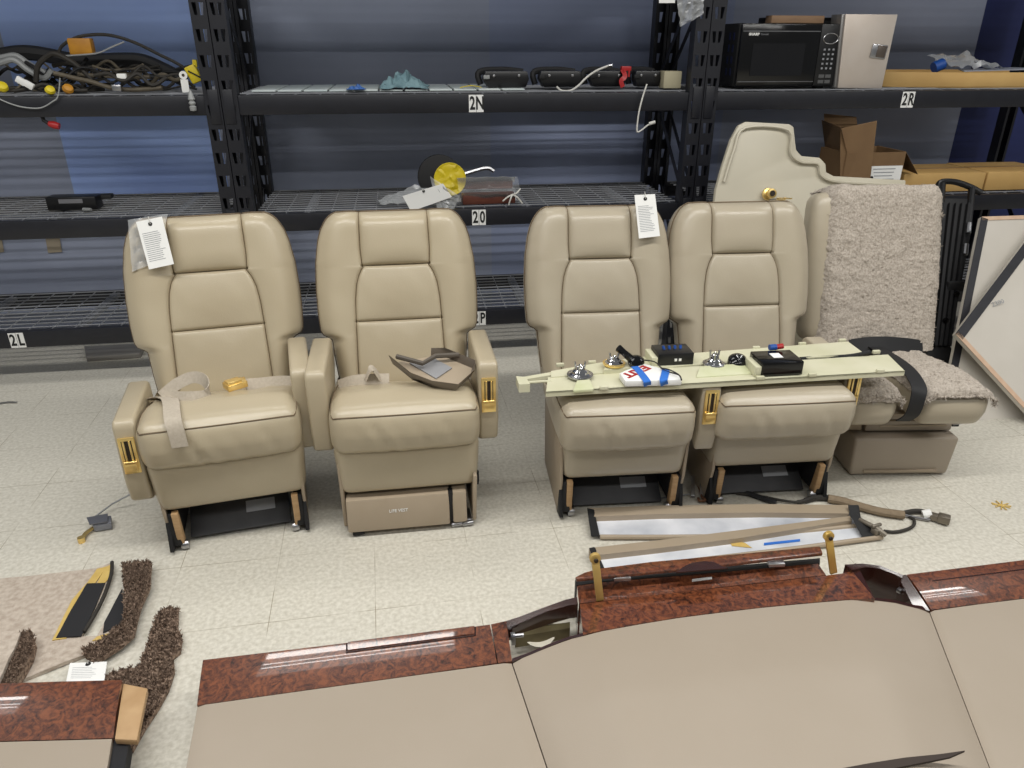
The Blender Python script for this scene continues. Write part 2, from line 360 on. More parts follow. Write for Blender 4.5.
def rack(x0, wdt, label, signs, levels_label=None):
    t = thing('storage_rack', label, 'shelving', (x0, RY, 0), group=None)
    for (x, y, flip) in ((0.002, 0, 0), (wdt-PW-.002, 0, 0), (PW+.002, RD, 1), (wdt-.002, RD, 1)):
        o = place('upright_post', POST, t); o.location = (x, y, 0)
        if flip: o.rotation_euler = (0, 0, PI)
    for z in ZL:
        b = MB().box((wdt/2, .022, z-.044), (wdt-2*PW-.004, .036, .085)); b.box((wdt/2, .05, z-.03), (wdt-2*PW-.004, .02, .02))
        for x in (PW*.45, wdt-PW*.45): b.box((x, -.003, z-.05), (PW*.62, .005, .15))
        fb = b.build('front_beam', RACK, t, bevel=.003)
        b = MB().box((wdt/2, RD-.022, z-.044), (wdt-2*PW-.004, .036, .085)); b.build('rear_beam', RACK, t, bevel=.003)
        d = MB(); n = 11
        for i in range(n): 
            y = .05+(RD-.10)*i/(n-1); d.tube([(PW+.006, y, z+.003), (wdt-PW-.006, y, z+.003)], .0036, 5)
        if z > 1.7: d.box((wdt/2, RD/2, z-.004), (wdt-2*PW-.02, RD-.09, .012))  # solid sheet added to the unseen top deck to shade the bay below
        k = int(wdt/.115)
        for i in range(k):
            x = PW+.04+(wdt-2*PW-.08)*i/(k-1); d.tube([(x, .03, z-.002), (x, RD-.03, z-.002)], .0032, 5)
        for i in range(4):
            x = wdt*(.14+.24*i); d.box((x, RD/2, z-.02), (.04, RD-.09, .022))
        d.build('wire_deck', WIRE if z < 1.7 else RACK, t)
        for (zz, s, xpx) in signs:
            if abs(zz-z) < .01:
                for i, ch in enumerate(s):
                    p = MB().box((xpx-x0+i*.036, .003, z-.045), (.034, .0015, .078)).build('bay_sign', WHITE, fb)
                    text('bay_letter', ch, .082, INK, p, (xpx-x0+i*.036, .0018, z-.046), (PI/2, 0, 0), sx=.66, bold=.0022)
    for x in (.03, wdt-.03):
        for (za, zb) in ((.25, .85), (.85, 1.3), (1.95, 1.42)):
            MB().ribbon([(x, .065, za), (x, RD-.065, zb)], .03, .004, (0, -.4, 1)).build('brace', RACK, t)
    return t
sx = lambda px, py: at_y(px, py, RY).x
rack(-3.101, 2.311, 'dark steel storage rack behind the left seat, at the left end of the row', [(.289, '2L', sx(13, 341))])
rack(-.79, 2.311, 'middle dark steel storage rack, carrying the 2N and 20 bay signs', [(1.38, '2N', sx(472.5, 103)), (.834, '20', sx(475.5, 217)), (.289, '2P', sx(476, 317))])
rack(1.521, 2.311, 'dark steel storage rack at the right end, carrying the 2R bay sign', [(1.38, '2R', sx(905, 100))])
# pale boards laid on the middle bay's upper shelf
for i in range(11):
    x = sx(250, 92)+.05+i*.118
    tag(MB().box((x, RY+.31, 1.393), (.108, .5, .008)).build('shelf_board', PALE, bevel=.002),
        'pale grey-green board in the row lying across the shelf with the 2N sign', 'board', 'pale boards on the 2N shelf')

# ------------------------------------------------------------------ aircraft seats
LB = .60
SEAM_V = (.225, .415)
def interp(x, tab):
    if x <= tab[0][0]: return tab[0][1]
    for (a, b), (c, d) in zip(tab, tab[1:]):
        if x <= c: 
            t = (x-a)/(c-a); return b+(d-b)*t
    return tab[-1][1]
W_T = [(0, .236), (.08, .246), (.165, .254), (.174, .266), (.184, .286), (.20, .294), (.26, .299), (.34, .300), (.43, .295), (.50, .283), (.54, .270), (.57, .252), (.585, .238), (.595, .222), (.60, .208)]
S_T = [(0, .166), (.225, .160), (.30, .157), (.35, .150), (.38, .140), (.40, .130), (.41, .121), (.415, .1245), (.47, .128), (.60, .126)]
def back_h(x, v, zone):
    Wv = interp(v, W_T); s = interp(v, S_T); ax = abs(x)
    def rnd(d, r, h): d = max(0, min(d, r)); return h*math.sqrt(max(0, 1-(1-d/r)**2))
    h = rnd(Wv-ax, .07, .05)
    if v > .53: h = min(h, rnd(LB-v, .055, .05)+.000)
    if ax >= s and Wv > s:
        t = (ax-s)/(Wv-s); h += .014*math.sin(PI*min(1, t*1.15))**1. if t < .87 else 0
        h += 0
    else:
        t = ax/s
        vs = [0, .225, .415, .60]; k = 0 if v <= .225 else (1 if v <= .415 else 2)
        q = (v-vs[k])/(vs[k+1]-vs[k]); pu = max(0, (1-t*t))*max(0, 4*q*(1-q))
        if k == 2: h += .024*max(0, 1-t**4)*max(0, 1-(2*q-1)**4)
        else: h += .012*pu**.6
    h -= .012*math.exp(-((ax-s)/.0038)**2)
    if ax < s+.004:
        for sv in SEAM_V: h -= (.013 if sv > .3 else .009)*math.exp(-((v-sv)/.0036)**2)
    h += .0016*noise.noise(Vector((x*14, v*14, 3.1)))
    if ax < s and v < .415: h += .0012*noise.noise(Vector((x*30+v*22, v*9-x*12, 1.7)))
    return h
def cosp(n): return [(1-math.cos(PI*i/n))/2 for i in range(n+1)]
def build_back_meshes(seed=0):
    NB, NC = 16, 24
    segs = [(0, .174, 14), (.174, .225, 10), (.225, .415, 18), (.415, .60, 24)]
    rows = []
    for a, b, n in segs: rows += [a+(b-a)*t for t in cosp(n)][(1 if rows else 0):]
    cols = [('L', t) for t in cosp(NB)]+[('C', t) for t in cosp(NC)][1:]+[('R', t) for t in cosp(NB)][1:]
    def X(c, v):
        Wv, s = interp(v, W_T), interp(v, S_T)
        return {'L': -Wv+(Wv-s)*c[1], 'C': -s+2*s*c[1], 'R': s+(Wv-s)*c[1]}[c[0]]
    P = [[Vector((X(c, v), -back_h(X(c, v), v, 0), v)) for c in cols] for v in rows]
    nr, nc = len(rows), len(cols)
    out = {}
    def sub(name, r0, r1, c0, c1):
        mb = MB(); k = c1-c0+1
        mb.v = [tuple(P[r][c]) for r in range(r0, r1+1) for c in range(c0, c1+1)]
        mb.f = [(j*k+i, j*k+i+1, (j+1)*k+i+1, (j+1)*k+i) for j in range(r1-r0) for i in range(k-1)]
        return mb
    r1 = 24; r2 = 42; r3 = nr-1
    c1, c2 = NB, NB+NC
    out['lower'] = sub('l', 0, r1, c1, c2); out['upper'] = sub('u', r1, r2, c1, c2); out['head'] = sub('h', r2, r3, c1, c2)
    body = sub('a', 0, r3, 0, c1); b2 = sub('b', 0, r3, c2, nc-1); body.add(b2.v, b2.f)
    # side wall and back, following the outline
    loop = [P[r][0] for r in range(nr)]+[P[nr-1][c] for c in range(1, nc)]+[P[r][nc-1] for r in range(nr-2, -1, -1)]
    rings = [loop]
    for dy, sc_ in ((.03, 1.012), (.07, 1.0), (.10, .96), (.115, .90)):
        rings.append([Vector((p.x*sc_, dy, .28+(p.z-.28)*(sc_ if p.z > .28 else 1))) for p in loop])
    n = len(loop); vs = [p for r in rings for p in r]
    fs = [(k*n+i, k*n+i+1, (k+1)*n+i+1, (k+1)*n+i) for k in range(len(rings)-1) for i in range(n-1)]
    fs.append(tuple((len(rings)-1)*n+i for i in range(n)))
    body.add(vs, fs)
    out['body'] = body
    pp = [p+Vector((p.x*.006, .006, .003 if p.z > .5 else 0)) for p in loop[4:-4]]
    out['pipe'] = MB().tube(pp, .0026, 6)
    sm = MB()  # brown tubes along the seams, painting in the shade of the grooves
    for sg_ in (-1, 1): sm.tube([Vector((sg_*interp(v, S_T), -back_h(interp(v, S_T), v, 0)-.0008, v)) for v in rows], .0017, 5)
    for sv in SEAM_V:
        s_ = interp(sv, S_T); sm.tube([Vector((s_*(i/20-1), -back_h(s_*(i/20-1), sv, 0)-.0008, sv)) for i in range(1, 40)], .0015, 5)
    out['seams'] = sm
    return out
bk = build_back_meshes()
def mk(mb, name, m, smooth=60, merge=True): me = mb.mesh(name, smooth, merge); me.materials.append(m); return me
def wr(p, a=.003, f=16, s=0): return a*noise.noise(Vector((p.x*f+s, p.y*f*.5, p.z*f)))
# cushion
CC = Vector((0, .255, .428)); CH = (.246, .265, .082)
def cush_post(p):
    q = Vector(p)
    top = max(0, q.z/CH[2]); yf = (q.y+CH[1])/(2*CH[1])
    q.z += top*(.016*math.sin(PI*min(1, yf*1.1)) - .16*max(0, yf-.25)+.012*max(0, 1-yf/.25)) 
    # long wrinkles that run down the front face
    if q.y < -.2 and q.z < .05: q.y += .0075*noise.noise(Vector((q.x*30+q.z*14, 5, 2)))*(1 if abs(q.x) < .16 else .25)
    if top > .3 and yf > .3: q.z += .007*noise.noise(Vector((q.x*16, q.y*12, 8)))
    if q.z < 0: q.y += .018*max(0, -q.z/CH[2])*(1 if q.y < 0 else 0)
    q.z += .006*(1-(q.x/.25)**2)*(1 if q.z < -.03 else 0)*-1
    return q+CC
CUSH = puff(CH, .042, (.010, .014, .012), (34, 30, 14), cush_post)
pm = puff_map(CH, .042, (.010, .014, .012))
ring = [(-CH[0], y) for y in (.2, .1, 0, -.1, -.2, -.25)]+[(-CH[0]+.49*i/24, -CH[1]) for i in range(0, 25)]+[(CH[0], y) for y in (-.25, -.2, -.1, 0, .1, .2)]
def cpath(zf): return [cush_post(pm((a, b, CH[2]*zf)))+Vector((a*.003, -.0006 if b < -.26 else 0, 0)) for a, b in ring]
CUSH_SEAM = MB().tube(cpath(.80), .0026, 6)
SKH = (.248, .235, .105)
def sk_post(p):
    q = Vector(p); t = .5-q.z/(2*SKH[2]); q.x *= 1-.04*t; q.y += .03*t*(1 if q.y < 0 else 0)
    if q.y < -.1: q.y -= .006*math.exp(-((q.z+.035)/.004)**2)*-.5
    return q+Vector((0, .262, .265))
SKIRT = puff(SKH, .035, (.006, .012, 0), (24, 16, 14), sk_post)
ARM = MB().prism([(-.034, y, z) for y, z in ((.115, .32), (.095, .40), (.10, .600), (.115, .618), (.43, .614), (.455, .600), (.47, .50), (.36, .38), (.20, .305), (.15, .30))], (.068, 0, 0))
ARM_LOW = MB().prism([(-.034, y, z) for y, z in ((.115, .32), (.095, .40), (.10, .562), (.113, .574), (.43, .580), (.455, .565), (.47, .50), (.36, .38), (.20, .345), (.15, .34))], (.068, 0, 0))
def mk_arm(src=ARM):
    bm = bmesh.new(); me = src.mesh('armrest'); bm.from_mesh(me)
    bmesh.ops.bevel(bm, geom=[e for e in bm.edges if e.calc_face_angle(0) > .5], offset=.013, segments=4, affect='EDGES', profile=.5, clamp_overlap=True)
    bm.to_mesh(me); bm.free(); shade(me, 50); me.materials.append(LEATHER); return me
ME = {}
def seat_set(L):
    k = L.name
    if k not in ME:
        ME[k] = dict(body=mk(bk['body'], 'backrest', L, 50, None), lower=mk(bk['lower'], 'lower_back_pad', L, 80, None), upper=mk(bk['upper'], 'upper_back_pad', L, 80, None), head=mk(bk['head'], 'headrest_pad', L, 80, None),
                     pipe=mk(bk['pipe'], 'piping', SEAM), seams=mk(bk['seams'], 'seam_groove_shade', SEAM), cush=mk(CUSH, 'seat_cushion', L, 80), seam=mk(CUSH_SEAM, 'cushion_seam', SEAM), skirt=mk(SKIRT, 'seat_skirt', TRIM if 0 else L, 60))
        a = mk_arm(); a.materials.clear(); a.materials.append(L); ME[k]['arm'] = a
        a = mk_arm(ARM_LOW); a.materials.clear(); a.materials.append(L); ME[k]['armlow'] = a
    return ME[k]
def ashtray(parent, yf=.0955):
    z = .50
    a = MB().box((0, yf-.001, z), (.05, .008, .13)).build('ashtray_plate', GOLD, parent, bevel=.003, label='polished gold inset plate')
    MB().box((0, yf-.0052, z+.012), (.03, .002, .085)).build('ashtray_recess', GOLDDK, a)
    g = MB(); g.box((-.009, yf-.007, z+.012), (.006, .004, .085)); g.box((.009, yf-.007, z+.012), (.006, .004, .085)); g.box((0, yf-.009, z-.04), (.036, .007, .03)); g.tube([(-.02, yf-.01, z-.02), (.02, yf-.01, z-.02)], .004, 8)
    g.build('ashtray_lid', GOLD, a, bevel=.001)
def seat(label, loc, rz, L, armL=None, armR=None, base='legs', tilt=-18., wx=1., cz=0., cy=0., cx=0., bx=1.):
    M = seat_set(L)
    t = thing('aircraft_seat', label, 'seat', loc, rz, group=None)
    b = place('backrest', M['body'], t); b.location = (0 if bx == 1 else -.02, .452, .405); b.scale = (bx, 1, 1.085); b.rotation_euler = (math.radians(tilt), 0, 0)
    for n, k in (('lower_back_pad', 'lower'), ('upper_back_pad', 'upper'), ('headrest_pad', 'head'), ('piping', 'pipe'), ('seam_groove_shade', 'seams')): place(n, M[k], b)
    c = place('seat_cushion', M['cush'], t); c.scale.x = wx; c.location = (cx, cy, cz); place('cushion_seam', M['seam'], c)
    k_ = place('seat_skirt', M['skirt'], t); k_.scale.x = wx
    for sd, a in ((-1, armL), (1, armR)):
        if a is None: continue
        o = place('armrest', M['armlow' if a.get('low') else 'arm'], t); o.location = (sd*a.get('x', .292), a.get('y', 0), a.get('z', 0)); o.rotation_euler = (math.radians(a.get('rx', 0)), 0, 0)
        if a.get('ash', 1): ashtray(o)
    # undercarriage
    if base == 'legs':
        for sd in (-1, 1):
            l = MB().box((sd*.205, .24, .09), (.028, .36, .13)); l.box((sd*.225, .10, .055), (.014, .09, .11), Matrix.Rotation(-.25, 3, 'X'))
            lo = l.build('leg_track', BLACKM, t, bevel=.003)
            MB().prism([(sd*.195-.011, .062, .028), (sd*.195-.011, .05, .16), (sd*.195-.011, .075, .16), (sd*.195-.011, .10, .02)], (.022, 0, 0)).build('wood_cheek', PLYWOOD, lo, bevel=.003, label='tan edge block')
            r = MB(); r.lathe([(.004, -.012), (.016, -.012), (.018, -.006), (.018, .006), (.016, .012), (.004, .012)], (sd*.185, .075, .019), Matrix.Rotation(PI/2, 3, 'Y'), 14)
            r.build('roller', STEEL, lo)
            MB().prism([(sd*.232, .10, .0), (sd*.232, .06, .16), (sd*.236, .06, .30), (sd*.236, .46, .36), (sd*.234, .44, .02)], (-sd*.012, 0, 0)).build('side_panel', TRIM, t, bevel=.004)
        pl = MB().prism([(-.17, .115, .012), (.17, .115, .012), (.17, .30, .15), (-.17, .30, .15)], (0, -.006, .008)).build('underseat_plate', mat_plate, t, bevel=.002)
        Mx = Matrix.Translation((0, .0, 0))
        q = [(.02, .155, .0565), (.12, .155, .0565), (.12, .19, .0825), (.02, .19, .0825)]
        MB().prism(q, (0, -.001, .001)).build('data_sticker', GREYINK, pl)
        MB().box((0, .10, .165), (.38, .02, .012)).build('front_rail', STEEL, t)
    else:
        bp = MB().prism([(-.225, .03, .025), (-.225, .045, .15), (-.225, .30, .15), (-.225, .30, .025)], (.36, 0, 0)).build('base_cover', TRIM, t, bevel=.006)
        b2 = MB().prism([(.147, .03, .03), (.147, .045, .15), (.147, .30, .15), (.147, .30, .03)], (.05, 0, 0)).build('base_cover', TRIM, t, bevel=.005)
        MB().box((.141, .06, .09), (.016, .03, .12)).build('base_slot', BLACKM, t)
        MB().prism([(.232, .05, .02), (.236, .03, .22), (.236, .40, .22), (.23, .35, .02)], (-.014, 0, 0)).build('side_panel', TRIM, t, bevel=.004)
        MB().prism([(-.242, .08, .02), (-.242, .05, .30), (-.242, .40, .30), (-.242, .35, .02)], (.014, 0, 0)).build('side_panel', TRIM, t, bevel=.004)
        text('placard', 'LIFE VEST', .016, WHITE, bp, (-.045, .0375, .098), (PI/2-.118, 0, 0))
        for x in (-.19, .16, .2):
            ft = MB().box((x, .09, .013), (.03, .07, .026)); ft.tube([(x+.02, .045, .016), (x-.02, .045, .012)], .009, 8)
            ft.build('glide_foot', STEEL if x > 0 else BLACKM, t, bevel=.002)
        MB().prism([(.235, .10, .14), (.235, .075, .17), (.235, .08, .21), (.235, .12, .19)], (.012, 0, 0)).build('release_tab', BLACKM, t)
    return t
mat_plate = mat('dark_grey_plate', (62, 62, 64), .5, .2, rgb2=(44, 44, 46), nscale=9)
def SW(t, p): return t.matrix_basis @ Vector(p)
sA = seat('leftmost tan leather aircraft seat, a paper tag and clear bag on its back', (-.618, 2.195, 0), math.radians(8.5), LEATHER, dict(z=-.10, x=.285, y=-.04, rx=0), dict(z=-.01, x=.268, ash=0), 'legs')
sB = seat('tan leather aircraft seat second from left with a grey trim tray on its cushion', (-.03, 2.185, 0), math.radians(.5), LEATHER, dict(ash=0, x=.286), dict(x=.288), 'base')
sC = seat('greige leather aircraft seat with a white tag, under the long metal panel', (.735, 2.16, 0), math.radians(-3), LEATHER2, None, dict(z=-.038, x=.276, y=-.085, low=1), 'legs', wx=.93, cz=-.015, cy=-.055, cx=-.02, bx=.96)
sD = seat('greige leather aircraft seat without a tag, between the tagged seat and the fleece-covered seat', (1.312, 2.16, 0), math.radians(-3), LEATHER2, None, dict(z=-.038, x=.256, y=-.03, low=1), 'legs', wx=1.0, cz=-.015, cy=-.055, cx=-.03, bx=.97)
# belts that belong to the seats
def belt(t, pts, wd=.048, side=None, name='seat_belt', m=None, n=5): return MB().ribbon(smooth_path(pts, n), wd, .003, side).build(name, m or WEB, t)
def ct(y): yf = (y+.01)/.53; return .522+.016*math.sin(PI*min(1, max(0, yf*1.1)))-.16*max(0, yf-.25)+.012*max(0, 1-max(0, yf)/.25)
def on(*pts): return [(x, y, ct(y)+h) for x, y, h in pts]
bA = belt(sA, on((-.235, .33, -.01), (-.20, .27, .004), (-.165, .20, .008), (-.145, .12, .006), (-.135, .05, .004), (-.128, .0, .0))+[(-.122, -.022, .505), (-.118, -.030, .45)], .05, (1, -.15, 0))
belt(sA, on((-.19, .24, .008), (-.14, .25, .045), (-.085, .25, .065), (-.045, .22, .05), (-.04, .18, .006), (-.09, .16, .006), (-.15, .18, .012)), .04, (0, .5, 1))
bA2 = belt(sA, on((.235, .33, .0), (.19, .33, .006), (.13, .31, .008), (.075, .28, .012)), .046, (0, .8, .6))
gz = ct(.26)+.02
g = MB().box((.045, .26, gz), (.07, .05, .022), Matrix.Rotation(.45, 3, 'Z')); g.box((.04, .255, gz+.014), (.05, .036, .012), Matrix.Rotation(.45, 3, 'Z')); g.tube([(.08, .245, gz+.004), (.072, .30, gz+.004)], .006, 8)
g.build('belt_buckle', GOLD, bA2, bevel=.005, label='polished gold buckle')
belt(sB, on((-.235, .34, -.01), (-.18, .325, .006), (-.12, .315, .008), (-.05, .31, .006)), .045, (0, .6, .8))
belt(sB, on((-.135, .30, .01), (-.115, .31, .05), (-.10, .315, .045), (-.08, .31, .008)), .04, (0, 1, .2))
belt(sB, on((.24, .34, -.01), (.19, .34, .012), (.14, .36, .02)), .045, (0, .6, .8))
def at_pl(x, y, y0, k):          # ... where it meets a plane that leans back: Y = y0 + k*z
    d = FW + RT*((x-512)/F_PX) - UP*((y-384)/F_PX)
    return CAM + d*((y0+k*EYE)/(d.y-k*d.z))
def loc_of(o): return o.matrix_basis.inverted()
def tagcard(name, label, cat, pts, vec, m=WHITE, lines=6, hole=True, group=None):
    """flat card: 4 corner points tl, tr, br, bl"""
    tl, tr, br, bl = [Vector(p) for p in pts]; c = (tl+tr+br+bl)/4; v = Vector(vec)
    t = thing(name, label, cat, c, group=group)
    MB().prism([p-c for p in (tl, tr, br, bl)], -v).build('card', m, t)
    if lines:
        g = MB()
        for i in range(lines):
            f = .26+.62*i/lines; l = random.uniform(.6, .84)
            a = tl.lerp(bl, f).lerp(tr.lerp(br, f), .1); b = tl.lerp(bl, f).lerp(tr.lerp(br, f), l); e = (bl-tl)*.011
            g.prism([a-c+v*.3, b-c+v*.3, b+e-c+v*.3, a+e-c+v*.3], v*.2)
        g.build('printed_lines', GREYINK, t)
    if hole:
        h = tl.lerp(tr, .5).lerp(bl.lerp(br, .5), .1)-c
        mbh = MB(); mbh.lathe([(.002, 0), (.007, 0), (.007, .0012), (.002, .0012)], h+v*.3, v.to_track_quat('Z', 'Y').to_matrix(), 12); mbh.build('eyelet', INK, t)
        MB().tube(smooth_path([h+v*1.5, h+v*4+(tl-bl)*.06, h+v*2+(tl-bl)*.16], 4), .0012, 5).build('tie_string', WCABLE, t)
    return t
def film(name, label, pts, n=14, amp=.012, m=CLEAR, seed=0, thick=.0008):
    """crumpled plastic film over a quad tl,tr,br,bl"""
    tl, tr, br, bl = [Vector(p) for p in pts]; c = (tl+tr+br+bl)/4; nn = (tr-tl).cross(bl-tl).normalized()*-1
    t = thing(name, label, 'plastic bag', c)
    def fn(u, v):
        p = tl.lerp(tr, u).lerp(bl.lerp(br, u), v)
        a = noise.noise(Vector((u*5+seed, v*5, seed)))+.6*abs(noise.noise(Vector((u*11, v*7+seed, 2))))
        return p-c+nn*(amp*(.4+a)*math.sin(PI*min(1, max(0, .1+u*.8)))) + (tr-tl)*.06*noise.noise(Vector((u*3, v*6, seed+4)))*(v)
    MB().grid(fn, n, n).build('film', m, t, smooth=25)
    return t

# ------------------------------------------------------------------ fleece-covered seat
E0 = thing('crew_seat', 'crew seat with a grey fleece cover and a black strap, right of the leather seats', 'seat', (1.92, 2.34, 0), math.radians(-7))
bx = MB().box((.015, .165, .092), (.40, .36, .17), top=(1.05, 1.03)).build('base_box', VINYL, E0, bevel=.012, seg=3)
MB().box((.015, -.018, .028), (.30, .012, .012)).build('base_groove', TRIM, bx, bevel=.003)
MB().box((.015, .19, .008), (.36, .33, .016)).build('base_plinth', BLACKM, E0)
ub = MB().box((.03, .24, .235), (.37, .36, .13)).build('drawer_box', VINYL, E0, bevel=.01)
dr = MB().box((.035, .04, .225), (.35, .03, .075)).build('drawer_front', VINYL, E0, bevel=.006)
for z in (.212, .237, .262): MB().box((.05, .0235, z), (.27, .006, .006)).build('drawer_slot', SEAM if z == .237 else TRIM, dr)
MB().prism([(-.20, .03, .19), (-.24, -.02, .30), (-.24, .30, .30), (-.2, .30, .17)], (.05, 0, 0)).build('side_bracket', TRIM, E0, bevel=.006)
MB().box((.235, .12, .24), (.03, .16, .09)).build('latch_bracket', BLACKM, E0, bevel=.004)
MB().tube([(.215, .03, .215), (.22, .0, .235), (.255, .0, .24)], .006, 8).build('latch_pin', STEEL, E0)
def woolly(f):
    def g(u, v):
        p = f(u, v); a = f(min(1, u+.01), v)-f(max(0, u-.01), v); b = f(u, min(1, v+.01))-f(u, max(0, v-.01)); n = a.cross(b)
        n = n.normalized() if n.length > 1e-9 else Vector((0, 0, 1))
        return p+n*(.0032*noise.noise(p*80)+.004*noise.noise(p*190)+.003*noise.noise(p*22))
    return g
def fleece(src, name, parent, count=9000, ln=.022):
    mb = MB(); mb.v = list(src.v); mb.f = list(src.f); mb.fuzz(src, count, ln, .0036, jit=.9, droop=.1)
    return mb.build(name, FLEECE, parent, smooth=None if 0 else 60)
for sd, x0, x1, yb in ((-1, -.312, -.128, .40), (1, -.045, .214, .42)):
    cx, hx = (x0+x1)/2, (x1-x0)/2
    def post(p, cx=cx, hx=hx, sd=sd):
        q = Vector(p); 
        if q.z < 0: q.x *= 1-.10*(-q.z/.07); q.y += .02*(-q.z/.07)*(q.y < 0)
        q.z -= .15*max(0, q.y+.1)*(q.z > 0); return q+Vector((cx, .14, .356))
    cu = puff((hx, .29, .07), .035, (.004, .01, .006), (14, 14, 8), post).build('seat_cushion', LEATHER2, E0, merge=True, smooth=70)
    def fc(u, v, cx=cx, hx=hx, sd=sd):          # fleece laid on top, folding down over the front edge
        x = -1.06+2.12*u; s = v*.72
        if s < .52: y, z = .40-s, .447
        elif s < .58: a = (s-.52)/.06*PI/2; y, z = -.12-.032*math.sin(a), .447-.032*(1-math.cos(a))
        else: y, z = -.158, .417-(s-.58)*(.14 if sd < 0 else .03)
        edge = abs(x)**6
        z -= .035*edge*(1 if s < .58 else .3)+.15*max(0, y-.04)
        return Vector((cx+x*hx, y-.004, z+.012+.006*noise.noise(Vector((x*5, y*22, cx*9)))))
    sm = MB().grid(woolly(fc), 60, 110); fleece(sm, 'fleece_cover', cu, 14000, .013)
EB = puff((.275, .07, .315), .05, (.004, .01, 0), (20, 10, 20), lambda p: Vector((p.x*(1-.06*max(0, p.z/.315)), p.y, p.z+.315))).build('backrest', LEATHER2, E0, merge=True, smooth=70)
EB.location = (-.02, .43, .42); EB.rotation_euler = (math.radians(-16), 0, 0)
def fb(u, v):
    x = -.225+.525*u; s = v*.82
    if s < .10: y, z = .05-s, .655
    elif s < .17: a = (s-.10)/.07*PI/2; y, z = -.05-.045*math.sin(a), .655-.045*(1-math.cos(a))
    else: y, z = -.095, .61-(s-.17)
    x2 = x*(1-.05*max(0, (z-.3)/.35))-.02*(1-u)*max(0, 1-z/.65)
    ed = max(0, .13-min(u, 1-u))/.13; y += .055*ed**2.2
    if v < .3: z -= .02*ed**2
    return Vector((x2, y+.004*noise.noise(Vector((x*20, z*20, 4))), z+.006*noise.noise(Vector((x*9, 3, 1)))))
fleece(MB().grid(woolly(fb), 110, 170), 'fleece_cover', EB, 34000, .014)
MB().ribbon(smooth_path([(-.02, .40, .425), (-.03, .2, .455), (-.05, 0, .475), (-.07, -.13, .463), (-.083, -.168, .43), (-.085, -.162, .36), (-.088, -.12, .31)], 6), .055, .004, (1, 0, 0)).build('crotch_strap', BLACKM, E0)
MB().ribbon(smooth_path([(-.12, .33, .425), (-.02, .30, .45), (.10, .31, .44), (.2, .33, .42)], 6), .07, .008, (0, .5, .8)).build('lap_strap', BLACKM, E0)

# ------------------------------------------------------------------ long service panel lying across the seats
ZP = .556
p0 = at_z(545, 393, ZP)
SP = thing('service_panel', 'long cream metal overhead service panel lying across the seat cushions', 'panel', (p0.x, p0.y, ZP-.006))
def L(px, py, z=ZP): return at_z(px, py, z)-Vector((p0.x, p0.y, ZP-.006))
def plate(name, px, m, th=.006, z=ZP, par=None, bevel=0, lab=None): return MB().prism([L(*q, z) for q in px], (0, 0, -th)).build(name, m, par or SP, bevel=bevel, label=lab)
fs = plate('front_strip', [(546, 392), (905, 371), (888, 354.5), (800, 360), (690, 366.5), (548, 377)], RAILC)
MB().prism([L(546, 392), L(905, 371), L(905, 371)+Vector((0, 0, -.018)), L(546, 392)+Vector((0, 0, -.018))], (0, .003, 0)).build('front_lip', RAILC, fs)
rs = plate('rear_strip', [(640, 370), (690, 365), (865, 354), (848, 341.5), (760, 348), (640, 357), (597, 363), (551, 371), (551, 377)], RAILC, z=ZP+.004)
for x, y in ((560, 366), (592, 363.5), (756, 349), (802, 345), (842, 341.5), (876, 353), (604, 389), (760, 379), (812, 376), (880, 372)):
    MB().box(L(x, y)+Vector((0, 0, .004)), (.028, .012, .014)).build('clip', RAILC, SP, bevel=.002)
plate('end_bracket', [(516, 378), (551, 372), (551, 375), (522, 380)], RAILC, .014)
plate('end_bracket', [(516, 376), (526, 377), (530, 384), (519, 384.5)], RAILC, .03, ZP+.008)
MB().tube([L(521, 383), L(551, 381)], .005, 8).build('end_rod', RAILC, SP)
for (a, b, c, d) in (((573, 390.5), (594, 389), (590, 379), (577, 380)), ((696, 377), (752, 373.5), (744, 363), (700, 366))):
    MB().prism([L(*a, ZP+.004), L(*b, ZP+.004), L(*c, ZP+.016), L(*d, ZP+.016)], (0, 0, -.012)).build('raised_pad', PRIMERG, SP, bevel=.003)
plate('rear_bracket', [(604, 370), (645, 367), (640, 358), (606, 361)], RAILC, .02, ZP+.016)
def spot(px, py, r, ring=CHROME, h=.035, name='reading_lamp', z=ZP+.01):
    c = L(px, py, z); o = MB().lathe([(r*1.15, 0), (r*1.1, .006), (r*.85, .010), (r*.8, .016), (r*.5, .022), (r*.42, h*.8), (r*.2, h), (.002, h+.004)], c, None, 20).build(name, CHROME, SP)
    MB().lathe([(r*1.3, -.002), (r*1.34, .004), (r*1.1, .007), (r*1.0, .003)], c, None, 24).build('lamp_ring', ring, o)
    g = MB()
    for an in (.4, 2.5, 4.3): g.tube([c+Vector((r*.5*math.cos(an), r*.5*math.sin(an), .02)), c+Vector((r*.62*math.cos(an), r*.62*math.sin(an), h+.008))], .0035, 6)
    g.build('lamp_clamp', STEEL, o)
spot(580, 375, .034, STEEL, .038); spot(614, 363.5, .030, GOLD, .028, z=ZP+.022); spot(714, 364, .030, STEEL, .042)
k = L(636, 362, ZP+.03)
bb = MB().lathe([(.004, -.02), (.024, -.014), (.03, 0), (.027, .013), (.014, .022), (.004, .024)], k, None, 18)
bb.tube([k+Vector((-.015, 0, .01)), k+Vector((-.04, .02, .03)), k+Vector((-.055, .04, .04))], [.014, .012, .014], 10)
bb.build('air_nozzle', BLACKG, SP, label='gloss black swivelling nozzle')
k = L(738, 362, ZP+.014); MB().lathe([(.036, -.008), (.037, .004), (.03, .014), (.018, .02), (.006, .016), (.002, .018)], k, Matrix.Rotation(.5, 3, 'X'), 20).build('air_vent', BLACKG, SP)
